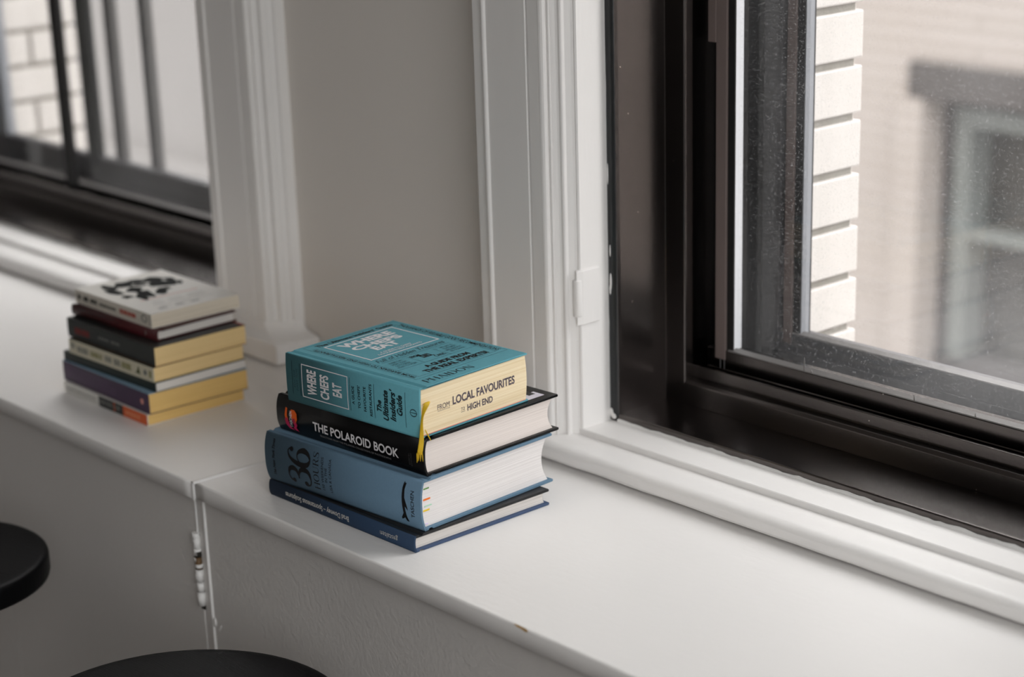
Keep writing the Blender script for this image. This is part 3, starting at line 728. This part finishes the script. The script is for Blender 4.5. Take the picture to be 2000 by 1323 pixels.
def txt(bm, s, mi, rc, d, surf, bold=0.0, shear=0.0, space=1.0, cuts=None):
    place(bm, glyphs(s, bold, shear, space), mi, rc[0], rc[1], rc[2], rc[3], d, surf, cuts)

INK = mat('black_print', (0.006, 0.006, 0.007, 1), .5, .3)
WHITE = mat('white_print', srgb(226, 224, 226), .6, .2)
GROUP1 = 'books in the nearer stack'
# ---- navy slim book, bottom of the near stack
navy = cloth('navy_cloth', (0.020, 0.042, 0.085, 1)); navy_lit = cloth('navy_cloth_lit', (0.055, 0.085, 0.16, 1)); blk = mat('black_cover', (0.012, 0.012, 0.013, 1), .45, .4, var=.3, vscale=60)  # lower cover is the same navy, its colour lightened as if lit
white_pages = page_mat('white_pages', srgb(214, 209, 207), srgb(232, 228, 226), 1100)
p = hardcover('book', 'slim navy hardcover with grey upside-down title, lowest of the nearer stack', GROUP1, (.0907, .0386, .0002), 1.2, .242, .1825, .0180, blk, navy, page_mat('grey_white_pages', srgb(196, 191, 186), srgb(226, 221, 216), 900),
              bulge=.0022, board=.0030, over=.0035, fore=.0045, concave=.002, back=navy_lit)
sf = spine_surf(p)
C1 = [3 + i * 1.5 for i in range(9)]
GREY = mat('grey_print', srgb(196, 194, 190), .6, .2)
txt(p['spine_bm'], 'Brad Downey \u2013 Spontaneous Sculptures', 1, (30, 5.4, 138, 13.2), 'L', sf, bold=.012, cuts=C1)
txt(p['spine_bm'], 'gestalten', 1, (189, 5.2, 217, 12.4), 'L', sf, cuts=C1)
finish(p, [GREY])
# ---- thick dusty blue book
blue = cloth('dusty_blue_cloth', (0.115, 0.198, 0.280, 1), .85)
p = hardcover('book', 'thick dusty blue cloth hardcover with large black numerals on its spine', GROUP1, (.0904, .0392, .0184), 4.6, .241, .186, .0540, blue, blue, white_pages, bulge=.0050, board=.0030, over=.0035, fore=.0050, concave=.0085)
sf = spine_surf(p); b = p['spine_bm']
CUT = [2 + i * 2.2 for i in range(24)]
txt(b, 'The New York Times', 1, (12.4, 8.5, 16.4, 49), 'U', sf, bold=.02, shear=.25, cuts=CUT)
place(b, glyph_36(), 1, 37.5, 7.0, 74.5, 48.8, 'U', sf, CUT)
place(b, serif_word('HOURS', .07), 1, 78.4, 8.2, 87.4, 48.9, 'U', sf, CUT)
txt(b, '150 WEEKENDS', 1, (91.2, 9.7, 94.9, 45.8), 'U', sf, cuts=CUT)
txt(b, 'IN THE', 1, (96.8, 19.5, 100.4, 35.6), 'U', sf, cuts=CUT)
txt(b, 'USA & CANADA', 1, (103.2, 9.5, 107.0, 46.3), 'U', sf, cuts=CUT)
txt(b, 'TASCHEN', 1, (226.4, 12.9, 231.4, 41.4), 'U', sf, bold=.006, cuts=CUT)
# little airliner standing on its tail
plane = join(stroke([(.62, .99), (.50, .80), (.44, .55), (.50, .30), (.62, .14), (.78, .03)], [.10, .30, .34, .30, .24, .10]),
             ([(.60, .62), (.95, .36), (.98, .30), (.58, .40)], [(0, 1, 2, 3)]), ([(.42, .22), (.02, .06), (.06, .02), (.60, .10), (.66, .20)], [(0, 1, 2, 3, 4)]),
             ([(.60, .22), (.95, .0), (.80, .0), (.55, .12)], [(0, 1, 2, 3)]), ([(.45, .9), (.62, .80), (.8, .98), (.70, .99)], [(0, 1, 2, 3)]))
place(b, plane, 1, 211.0, 6.0, 221.8, 48.8, 'R', sf, CUT)
finish(p, [INK])
tabs = [('green_tab', (.10, .25, .05, 1), 43.0, 1.2, 3.0, 10.2), ('orange_tab', (.80, .17, .02, 1), 31.8, 1.9, 2.0, 11.2), ('mint_tab', (.42, .66, .50, 1), 24.6, 1.3, 3.2, 13.0), ('yellow_tab', (.80, .55, .04, 1), 20.3, 1.8, 1.2, 9.8), ('lilac_tab', (.70, .58, .78, 1), 6.0, 1.3, 3.0, 7.0)]
for nm, c, zc, h, y0, y1 in tabs:
    o = boxes('page_tab', mat(nm, c, .6, .3), [(.2374, .2379, y0 * mm, y1 * mm, (zc - h / 2) * mm, (zc + h / 2) * mm)], p['pages'])
    o['label'] = nm.replace('_', ' ') + ' on the page edge'
# ---- black glossy book
blackg = mat('black_glossy_jacket', (0.003, 0.003, 0.0034, 1), .25, .2, var=.2, vscale=20)
grayp = page_mat('warm_white_pages', srgb(212, 202, 196), srgb(230, 221, 215), 1300)
p = hardcover('book', 'black glossy hardcover with bold white spine title under the teal book', GROUP1, (.0965, .0535, .0726), 3.7, .2300, .1875, .0396, blackg, blackg, grayp, bulge=.0045, board=.0030, over=.0035, fore=.0060, concave=.007)
sf = spine_surf(p); b = p['spine_bm']; C3 = [1.5 + i * 2 for i in range(19)]
txt(b, 'THE POLAROID BOOK', 1, (59.7, 12.2, 192.8, 22.0), 'R', sf, bold=.022, cuts=C3)
txt(b, 'SELECTIONS FROM THE POLAROID COLLECTIONS OF PHOTOGRAPHY', 2, (69.5, 7.2, 180.8, 9.4), 'R', sf, cuts=C3)
txt(b, 'EDITED BY\nSTEVE CRIST', 3, (207.4, 8.0, 212.6, 22.0), 'U', sf, cuts=C3)
# small orange and magenta publisher's mark
lg = lambda V: (V, [tuple(range(len(V)))])
place(b, join(lg([(.12, 1), (.24, .97), (.20, .6), (.28, .45), (.10, .3), (.02, .6)]), lg([(.50, .60), (.44, .82), (.55, .96), (.80, .96), (.97, .82), (.98, .55), (.88, .38), (.70, .32), (.60, .42)])), 4, 13.6, 12.5, 33.8, 28.6, 'R', sf, C3)
place(b, join(lg([(.02, .75), (.2, .9), (.32, .62), (.40, .25), (.52, .12), (.66, .0), (.50, .02), (.28, .05), (.08, .35)]), lg([(.55, .88), (.80, .98), (.96, .5), (.86, .25), (1.0, 0), (.78, .02), (.62, .18), (.74, .4), (.66, .66)])), 5, 13.2, 4.4, 34.0, 18.6, 'R', sf, C3)
txt(b, 'TASCHEN', 1, (21.6, 7.6, 25.8, 25.5), 'U', lambda u, v: (u * mm, p['f'](v * mm) - .0005, v * mm), bold=.01, cuts=C3)
# printed panels on its front cover (only a corner shows)
top_s = lambda u, v: (u * mm, v * mm, .0396 + .0002)
fb = p['front_bm']
place(fb, rect(0, 0, 1, 1), 1, 205.0, 20.0, 221.5, 176.0, 'R', top_s)
place(fb, rect(0, 0, 1, 1), 2, 150.0, 163.0, 212.0, 172.0, 'R', lambda u, v: (u * mm, v * mm, .0396 + .0004))
finish(p, [WHITE, mat('dim_print', srgb(132, 130, 130), .6), mat('faint_print', srgb(58, 58, 58), .6), mat('orange_print', (.78, .12, .012, 1), .4), mat('magenta_print', (.55, .02, .10, 1), .4)],
       [mat('lilac_white_panel', srgb(214, 210, 222), .3, .5), mat('dark_print_panel', (.012, .012, .012, 1), .3)])
# ---- teal book on top
teal = cloth('teal_cover', (0.115, 0.335, 0.395, 1), .6, .00008, .16)
cream = page_mat('cream_pages', srgb(222, 200, 160), srgb(238, 222, 190), 700, stain=srgb(204, 160, 96))
L4, W4, T4 = .2000, .1540, .0518
p = hardcover('book', 'teal hardcover with yellow page edges and a yellow ribbon, topmost of the nearer stack', GROUP1, (.1238, .0472, .1124), 5.1, L4, W4, T4, teal, teal, cream, bulge=.0012, board=.0020, over=.0012, fore=.0030, concave=-.0022)
sf = spine_surf(p); b = p['spine_bm']; C4 = [1.3 + i * 2.59 for i in range(20)]
place(b, frame_shape(71, 35.6, 1.0), 1, 24.8, 8.9, 95.8, 44.5, 'R', sf, C4)
txt(b, 'WHERE', 1, (33.2, 13.3, 47.6, 40.2), 'U', sf, bold=.034, cuts=C4)
txt(b, 'CHEFS', 1, (53.2, 12.6, 66.8, 38.8), 'U', sf, bold=.034, cuts=C4)
txt(b, 'EAT', 1, (72.4, 19.4, 86.4, 33.6), 'U', sf, bold=.034, cuts=C4)
for u, v0, v1 in ((9.8, 9, 45), (21.8, 9, 44), (98.9, 9, 44), (135.0, 8.4, 44.2), (180.2, 8, 44.5)):
    place(b, rect(0, 0, 1, 1), 2, u - .25, v0, u + .25, v1, 'R', sf, C4)
txt(b, 'FOR THE', 3, (12.0, 17, 14.6, 36), 'U', sf, cuts=C4); txt(b, 'FIRST TIME', 3, (16.0, 14, 18.6, 38), 'U', sf, cuts=C4)
txt(b, 'A GUIDE', 2, (101.6, 16.5, 105.4, 36), 'U', sf, bold=.022, cuts=C4); txt(b, "TO CHEFS'", 2, (110.4, 13.7, 114.2, 38.2), 'U', sf, bold=.022, cuts=C4)
txt(b, 'FAVOURITE', 2, (119.0, 12.4, 122.8, 38.6), 'U', sf, bold=.022, cuts=C4); txt(b, 'RESTAURANTS', 2, (127.8, 9.2, 131.6, 43), 'U', sf, bold=.022, cuts=C4)
txt(b, 'The', 2, (138.6, 17, 145.6, 29.2), 'U', sf, bold=.035, shear=.25, cuts=C4); txt(b, 'Ultimate', 2, (147.4, 9.4, 155.4, 41.2), 'U', sf, bold=.035, shear=.25, cuts=C4)
txt(b, "Insiders'", 2, (157.4, 10.8, 166.0, 44.0), 'U', sf, bold=.035, shear=.25, cuts=C4); txt(b, 'Guide', 2, (167.8, 18.8, 176.0, 40), 'U', sf, bold=.035, shear=.25, cuts=C4)
place(b, join(oval(.5, .5, .33, .44, thick=.09, thin=.05), rect(.47, 0, .53, 1)), 2, 186.4, 21.6, 196.8, 29.6, 'U', sf, cuts=C4)
ts = lambda u, v: (u * mm, v * mm, T4 + .00022); fb = p['front_bm']
hline = lambda x, y0, y1, t=.35, mi=1: place(fb, rect(0, 0, 1, 1), mi, x - t / 2, y0, x + t / 2, y1, 'R', ts)
vline = lambda y, x0, x1, t=.35, mi=1: place(fb, rect(0, 0, 1, 1), mi, x0, y - t / 2, x1, y + t / 2, 'R', ts)
hline(5.4, 19.5, 148.5); hline(176.2, 19.3, 149.6); vline(19.4, 5.4, 176.2); vline(149.2, 5.4, 176.2); hline(170.6, 27.6, 138.5); vline(27.6, 17.2, 170.6); vline(138.4, 17.2, 170.6); hline(17.2, 22, 27.6); hline(17.2, 138.4, 144)
txt(fb, "The Ultimate Insiders' Guide", 1, (8.0, 32, 15.4, 140), 'U', ts, bold=.03)
place(fb, frame_shape(74, 98, 1.7), 2, 18.9, 35.6, 92.8, 133.4, 'R', ts)
txt(fb, 'WHERE', 2, (25.6, 47.2, 40.0, 120.2), 'U', ts, bold=.045); txt(fb, 'CHEFS', 2, (43.2, 49.6, 55.6, 117), 'U', ts, bold=.045); txt(fb, 'EAT', 2, (58.0, 64.4, 71.2, 99), 'U', ts, bold=.045)
txt(fb, "A GUIDE TO CHEFS'", 2, (78.0, 60, 81.6, 104), 'U', ts, bold=.01); txt(fb, 'FAVOURITE RESTAURANTS', 2, (83.2, 53, 86.8, 114), 'U', ts, bold=.01)
txt(fb, 'FROM BARGAIN TO HIGH END RESTAURANTS', 1, (19.5, 21.4, 169.5, 26.0), 'L', ts, bold=.012)
txt(fb, 'THOUSANDS OF RELIABLE GOOD RECOMMENDATIONS', 1, (19.5, 140.6, 169.5, 147.4), 'R', ts, bold=.012)
txt(fb, 'Full of Hidden Treasures', 3, (97.0, 34, 106.2, 130), 'U', ts, shear=.45)
hline(109.6, 34.2, 131); hline(140.6, 28, 138)
vline(66.0, 114, 140.6); vline(103.2, 114, 140.6)
txt(fb, "WHERE THEY\nWORK TO EAT\nGO TO DRINK\nWHAT TO ORDER", 3, (114.6, 34, 136.0, 60), 'U', ts); txt(fb, 'WHAT IS\nTHE BEST\nBREAKFAST\nIN TOWN', 3, (114.6, 108, 136.0, 130), 'U', ts)
txt(fb, 'FROM', 1, (114.4, 67.5, 120.4, 80), 'U', ts, bold=.02); txt(fb, 'CAKES', 1, (130.4, 87, 136.6, 101), 'U', ts, bold=.01)
# sardine tin device
tin = join(rect(.0, .1, .22, .9), rect(.78, .1, 1, .9), rect(.22, .1, .78, .2), rect(.22, .8, .78, .9), rect(.3, .3, .7, .7), rect(.9, .9, 1.1, 1.0), rect(-.1, 0, .1, .1))
place(fb, tin, 1, 118.4, 74.6, 130.0, 90.0, 'R', ts)
txt(fb, 'A GUIDE FROM', 1, (147.4, 55, 156.0, 117), 'U', ts, bold=.045); txt(fb, 'THE REAL EXPERTS!', 1, (159.2, 42.6, 168.4, 131.6), 'U', ts, bold=.045)
place(fb, serif_word('PHAIDON', .06), 1, 181.8, 19.0, 192.4, 86.5, 'U', ts)
tl = lambda y, z: (L4 - .0012 + .0002, y * mm, z * mm); pb = p['page_bm']
txt(pb, 'FROM', 1, (24.6, 23.2, 41.4, 28.8), 'R', tl); place(pb, rect(0, 0, 1, 1), 1, 24.4, 21.8, 41.8, 22.2, 'R', tl)
txt(pb, 'LOCAL FAVOURITES', 1, (45.8, 23.4, 135.2, 32.4), 'R', tl, bold=.03)
txt(pb, 'TO', 1, (57.0, 14.0, 62.4, 17.6), 'R', tl); place(pb, rect(0, 0, 1, 1), 1, 56.8, 12.6, 62.8, 13.0, 'R', tl)
txt(pb, 'HIGH END', 1, (66.0, 11.8, 102.4, 18.8), 'R', tl, bold=.026)
finish(p, [WHITE, mat('dark_teal_print', (.006, .018, .022, 1), .5, .3), mat('faint_teal_print', (.03, .10, .12, 1), .5)], [INK, WHITE, mat('thin_dark_print', (.02, .07, .09, 1), .5)], [mat('page_edge_print', (.085, .068, .085, 1), .7)])
# red endpaper line and ribbon
boxes('endpaper', mat('red_endpaper', srgb(206, 106, 96), .7), [(.002, L4 - .0006, .004, W4 - .004, .0019, .0024)], p['root'])['label'] = 'thin red endpaper above the lower cover'
rb = bmesh.new(); x = L4
path = [((x - .004, .0064, .0330), .0020), ((x + .0026, .0062, .0368), .0024), ((x + .0066, .0046, .0392), .0030), ((x + .0078, .0022, .0380), .0031), ((x + .0066, .0002, .0336), .0026), ((x + .0044, -.0012, .0270), .0017),
        ((x + .0030, -.0018, .0190), .0013), ((x + .0030, -.0022, .0100), .0018), ((x + .0034, -.0030, .0010), .0024), ((x + .0028, -.0044, -.0070), .0026), ((x + .0020, -.0056, -.0150), .0028)]
dirs = [Vector((.0, 1, .3)), Vector((.1, 1, .2)), Vector((.3, 1, .1)), Vector((.5, .9, 0)), Vector((.9, .4, -.2)), Vector((.9, -.2, 0)), Vector((.9, .1, .1)), Vector((.8, .5, .1)), Vector((.7, .7, 0)), Vector((.7, .7, .0)), Vector((.7, .7, .0))]
prev = None
for (c, hw), d in zip(path, dirs):
    c = Vector(c); d = d.normalized(); ring = [rb.verts.new(c + d * hw * s_) for s_ in (-1, -.33, .33, 1)]
    ring[1].co.z += .0004; ring[2].co.z += .0004
    if prev:
        for i in range(3): rb.faces.new((prev[i], ring[i], ring[i + 1], prev[i + 1])).smooth = True
    prev = ring
for k in range(7):   # frayed threads
    c = Vector(path[-1][0]) + dirs[-1].normalized() * (k - 3) * .0009
    bm_tube(rb, c + Vector((0, 0, .004)), c + Vector((random.uniform(-.001, .001), random.uniform(-.002, .001), -.007 + random.uniform(-.002, .002))), .0007, .0003, 6)
c = Vector(path[7][0])
for k in range(3): bm_tube(rb, c + Vector((.001, .003, .002)), c + Vector((.0018 + .0006 * k, .0080 + .001 * k, -.0100 - .002 * k)), .0009, .0004, 6)
rib = build('ribbon', rb, mat('yellow_ribbon', (.72, .46, .015, 1), .5, .4, var=.15, vscale=80, bump=.0003, bscale=900), p['root'])
sm = rib.modifiers.new('sub', 'SUBSURF'); sm.levels = 1; sm.render_levels = 1
so = rib.modifiers.new('thick', 'SOLIDIFY'); so.thickness = .0004
rib['label'] = 'yellow ribbon with a frayed end hanging over the spine corner'

# ---- the farther stack: paperbacks
GROUP2 = 'books in the farther stack'
def paperback(label, O, rot, L, W, T, cov, spn, pages, back=None, decor=None, spine_mats=(), front_mats=(), pad=.0):
    e = empty('book', O, R(rot)); tag(e, label, 'book', GROUP2)
    t = .0007
    bm = bmesh.new(); bm_prism(bm, [(0, T - t), (0, T), (W, T), (W, T - t)], 0, L, 'x')
    bs = bmesh.new(); bm_prism(bs, [(0, .0003), (-.0003, T * .5), (0, T - .0003), (t, T - .0003), (t, .0003)], 0, L, 'x')
    bb_ = bmesh.new(); bm_prism(bb_, [(0, 0), (0, t), (W, t), (W, 0)], 0, L, 'x')
    bp_ = bmesh.new(); n = 8
    bm_prism(bp_, [(t, t)] + [(t, T - t)] + [(W - .0005 + random.uniform(-.0004, .0004), T - t - (T - 2 * t) * i / n) for i in range(n + 1)], .0004, L - .0006, 'x')
    if decor: decor(bs, bm, lambda u, v: (u * mm, -.0005, v * mm), lambda u, v: (u * mm, v * mm, T + .0002))
    build('front_cover', bm, [cov] + list(front_mats), e); build('back_cover', bb_, [back or cov], e)
    build('spine', bs, [spn] + list(spine_mats), e); build('page_block', bp_, [pages], e)
    return e
def bars(bs, mi, u0, v0, u1, v1, n, sf, gap=.3, jit=.35):
    """blurred lettering read as short broken marks"""
    wds = [random.uniform(.7, 1.3) for _ in range(n)]; tot = sum(wds); x = u0
    for q in wds:
        wd = (u1 - u0) * q / tot
        for k in range(2):
            a = x + wd * (.06 + .46 * k); place(bs, rect(0, 0, 1, 1), mi, a, v0 + random.uniform(0, jit), a + wd * (.40 - gap * .3), v1 - random.uniform(0, jit), 'R', sf)
        x += wd
P_y = lambda nm, a, b_: page_mat(nm, a, b_, 1500)
tan1 = P_y('tan_pages', srgb(222, 192, 136), srgb(236, 208, 154)); tan2 = P_y('golden_pages', srgb(216, 178, 108), srgb(232, 196, 128)); wp = P_y('bright_pages', srgb(214, 210, 204), srgb(226, 222, 216)); bw = P_y('beige_pages', srgb(208, 198, 180), srgb(228, 218, 200))
# white, black and orange spine
white_c = mat('white_card', srgb(214, 212, 206), .5); orange_c = mat('orange_card', (.62, .10, .015, 1), .45); black_c = mat('black_card', (.012, .014, .013, 1), .4); gr_c = mat('grey_marks', srgb(120, 120, 116), .6)
def d1(bs, bm, sf, tf):
    place(bs, rect(0, 0, 1, 1), 1, 83, .4, 139, 13.7, 'R', sf); place(bs, rect(0, 0, 1, 1), 2, 139, .4, 193, 13.7, 'R', sf)
    s2 = lambda u, v: (u * mm, -.0007, v * mm)
    bars(bs, 3, 6, 6.5, 78, 9, 6, s2); place(bs, rect(0, 0, 1, 1), 3, 8, 3.0, 80, 3.6, 'R', s2); bars(bs, 3, 86, 5, 134, 10, 3, s2); place(bs, rect(0, 0, 1, 1), 2, 118, 2, 121, 13, 'R', s2); bars(bs, 4, 145, 4, 178, 9.5, 4, s2)
paperback('paperback with a white, black and orange spine, lowest of the farther stack', (-.3975, .0675, .0002), .2, .1935, .1375, .0141, white_c, white_c, tan2, decor=d1, spine_mats=(black_c, orange_c, gr_c, mat('pale_orange_marks', srgb(226, 150, 110), .6)))
# purple
purple = mat('purple_card', (.040, .013, .052, 1), .4, var=.1); lightblue = mat('light_blue_card', (.26, .40, .52, 1), .4)
def d2(bs, bm, sf, tf):
    for v in (17, 12, 7): bars(bs, 1, 8, v, 128 if v < 15 else 112, v + 2.6, 9, sf)
    place(bs, disc(0, 0, 1, 12), 2, 183, 9.5, 190, 17, 'R', sf); place(bs, rect(0, 0, 1, 1), 1, 157.5, 2, 158, 23, 'R', sf)
paperback('thick purple paperback with a pale blue top edge, second lowest of the farther stack', (-.4033, .0718, .0145), -.3, .2014, .1400, .0254, lightblue, purple, tan2, decor=d2, back=purple, spine_mats=(mat('dim_purple_marks', (.11, .06, .13, 1), .5), mat('pink_mark', srgb(220, 150, 140), .5)))
# slim dark green, white pages
green_k = mat('dark_green_card', (.010, .017, .014, 1), .4)
paperback('slim black-green book with white page edges, between the purple and the cream book', (-.4030, .0745, .0401), 1.8, .2032, .1305, .0116, green_k, green_k, wp)
# cream spine with coloured title
cream_c = mat('cream_card', srgb(200, 194, 172), .5); ol = mat('olive_marks', (.20, .19, .05, 1), .6); gk = mat('grey_green_marks', (.16, .17, .16, 1), .6); dk = mat('dark_olive_marks', (.07, .075, .02, 1), .6)
def d4(bs, bm, sf, tf):
    bars(bs, 2, 5, 8, 15, 15, 1, sf); bars(bs, 2, 19, 5, 44, 13, 3, sf); bars(bs, 1, 50, 5, 76, 12.5, 3, sf); bars(bs, 2, 82, 5.5, 97, 13.5, 2, sf); bars(bs, 2, 102, 5, 116, 13.5, 2, sf); bars(bs, 1, 119, 5, 140, 13.5, 3, sf)
    place(bs, ([(0, 0), (.35, .1), (1, 0), (.75, .9), (.6, 1), (.5, .6)], [(0, 1, 2, 3, 4, 5)]), 3, 148, 4.5, 159, 15, 'R', sf); place(bs, disc(0, 0, 1, 12), 2, 166, 6, 173, 13, 'R', sf); bars(bs, 1, 177, 5, 184, 14, 1, sf)
paperback('cream paperback with a faded multicoloured spine title, below the charcoal book', (-.3872, .0745, .0519), 1.6, .1868, .1300, .0187, green_k, cream_c, tan1, decor=d4, spine_mats=(ol, gk, dk))
# charcoal
char = mat('charcoal_card', (.026, .030, .029, 1), .45, var=.08); redm = mat('dark_red_marks', (.20, .020, .018, 1), .6); gm = mat('pale_grey_marks', (.22, .22, .21, 1), .6)
def d5(bs, bm, sf, tf):
    bars(bs, 1, 17, 7, 52, 15, 2, sf, .1); bars(bs, 2, 72, 10.5, 96, 14, 3, sf); bars(bs, 2, 101, 10.5, 121, 14, 2, sf)
    place(bm, rect(0, 0, 1, 1), 1, 0, 126.5, 195, 130.5, 'R', tf)
paperback('thick charcoal paperback with dull red marks on its spine, under the maroon book', (-.3958, .0798, .0707), .9, .1955, .1310, .0239, black_c, char, tan1, decor=d5, back=mat('brown_card', srgb(150, 104, 62), .6), spine_mats=(redm, gm), front_mats=(mat('red_card_edge', srgb(150, 52, 44), .5),))
# maroon hardcover
maroon = mat('maroon_cover', (.050, .004, .006, 1), .45, var=.1); mk = mat('dim_red_marks', (.10, .022, .02, 1), .6)
p = hardcover('book', 'slim maroon hardcover directly under the white paperback', GROUP2, (-.4018, .0924, .0947), 2.6, .1838, .1160, .0134, maroon, maroon, wp, bulge=.0018, board=.0018, over=.0020, fore=.003, concave=.002)
sf = spine_surf(p)
bars(p['spine_bm'], 1, 14, 5.2, 96, 8, 9, sf); bars(p['spine_bm'], 1, 104, 5, 132, 7.6, 4, sf); place(p['spine_bm'], stroke([(.6, 1), (.3, .7), (.7, .4), (.3, 0)], [.3, .3, .3, .3]), 2, 160, 4, 163, 10, 'R', sf)
finish(p, [mk, gm])
# white paperback on top with black printed shapes
wcov = mat('white_paperback_cover', srgb(220, 217, 210), .45); spn_w = mat('warm_white_spine', srgb(206, 200, 188), .5); red = mat('red_print', srgb(176, 60, 40), .5); pk = mat('pink_print', srgb(206, 160, 150), .5); dgk = mat('soft_black_print', (.008, .010, .009, 1), .7, .1)
def d7(bs, bm, sf, tf):
    bars(bs, 1, 6, 6, 14, 12, 1, sf, .0); bars(bs, 1, 19, 6, 32, 12, 1, sf, .0); bars(bs, 1, 36, 6, 52, 12, 2, sf, .1); bars(bs, 1, 58, 6.5, 96, 10.5, 5, sf); bars(bs, 2, 104, 6, 141, 12, 4, sf, .05)
    place(bs, oval(.5, .5, .4, .44, thick=.2, thin=.16), 3, 153, 5, 166, 15, 'R', sf); place(bs, rect(0, 0, 1, 1), 3, 171, 3, 172.5, 16, 'R', sf)
    rnd = random.Random(5)
    def blob(u, v, ru, rv):
        n = 9; V = [(u + ru * (1 + rnd.uniform(-.35, .35)) * math.cos(2 * math.pi * i / n), v + rv * (1 + rnd.uniform(-.35, .35)) * math.sin(2 * math.pi * i / n)) for i in range(n)]
        xs = [a for a, _ in V]; ys = [c for _, c in V]
        place(bm, (V, [tuple(range(n))]), 1, min(xs), min(ys), max(xs), max(ys), 'R', tf)
    for u, v, ru, rv in ((30, 30, 9, 5), (52, 26, 14, 5), (84, 24, 6, 5), (30, 52, 12, 9), (60, 48, 8, 7), (88, 48, 15, 6), (100, 36, 12, 4), (28, 72, 6, 8), (46, 66, 5, 5), (36, 90, 9, 8), (62, 88, 12, 10), (84, 76, 6, 8), (96, 66, 8, 5), (70, 106, 6, 4), (52, 106, 8, 4)): blob(u, v, ru * 1.45, rv * 1.5)
    place(bm, rect(0, 0, 1, 1), 2, 112, 24, 115, 106, 'R', tf)
    for v, l in ((30, 14), (52, 20), (80, 24)):
        bars(bm, 3, 128, v, 131, v + l, 1, tf); bars(bm, 3, 138, v - 4, 141, v + l - 2, 1, tf); bars(bm, 3, 150, v - 2, 152, v + l, 1, tf)
    for v in (20, 44, 66): bars(bm, 3, 156, v, 164, v + 12, 2, tf)
paperback('white paperback with large black print on its cover, topmost of the farther stack', (-.4036, .0992, .1083), .4, .1745, .1260, .0176, wcov, spn_w, bw, decor=d7, spine_mats=(dgk, red, gr_c), front_mats=(dgk, pk, mat('faint_grey_print', srgb(168, 166, 160), .6)))

# ================================================================== STOOLS
def bar_stool(loc, r, label):
    e = empty('bar_stool', (loc[0], loc[1], FLOOR)); tag(e, label, 'stool', 'black round bar stools in front of the cabinets')
    top = loc[2] - FLOOR; t = .028
    bm = bmesh.new()
    prof = [(.02, top - t), (r - .006, top - t), (r - .0012, top - t + .002), (r, top - t + .006), (r, top - .0055), (r - .001, top - .0022), (r - .0035, top - .0004), (r - .009, top), (.02, top - .0004)]
    bm_lathe(bm, prof, 72)
    build('seat', bm, M['stoolblack'], e)
    b = bmesh.new(); bm_lathe(b, [(.05, top - t + .002), (.045, top - t - .03), (.020, top - t - .06), (.018, .05), (.03, .02)], 24)
    build('column', b, M['stoolblack'], e)
    b = bmesh.new(); bm_lathe(b, [(r * .95, 0), (r * .95, .008), (r * .85, .014), (.04, .024), (.02, .026)], 48)
    build('base', b, M['stoolblack'], e)
    b = bmesh.new()
    for i in range(32):
        a0, a1 = 2 * math.pi * i / 32, 2 * math.pi * (i + 1) / 32
        bm_tube(b, (math.cos(a0) * r * .7, math.sin(a0) * r * .7, .2), (math.cos(a1) * r * .7, math.sin(a1) * r * .7, .2), .006, .006, 8)
    for i in range(3): bm_tube(b, (0, 0, .2), (math.cos(R(120 * i)) * r * .7, math.sin(R(120 * i)) * r * .7, .2), .005, .005, 8)
    build('foot_ring', b, M['stoolblack'], e)
    return e
bar_stool((.303, -.227, -.10), .164, 'black round wooden bar stool cut off by the bottom edge of the photo')
bar_stool((-.2385, -.209, -.10), .132, 'black round wooden bar stool cut off by the left edge of the photo')
bpy.context.view_layer.update()
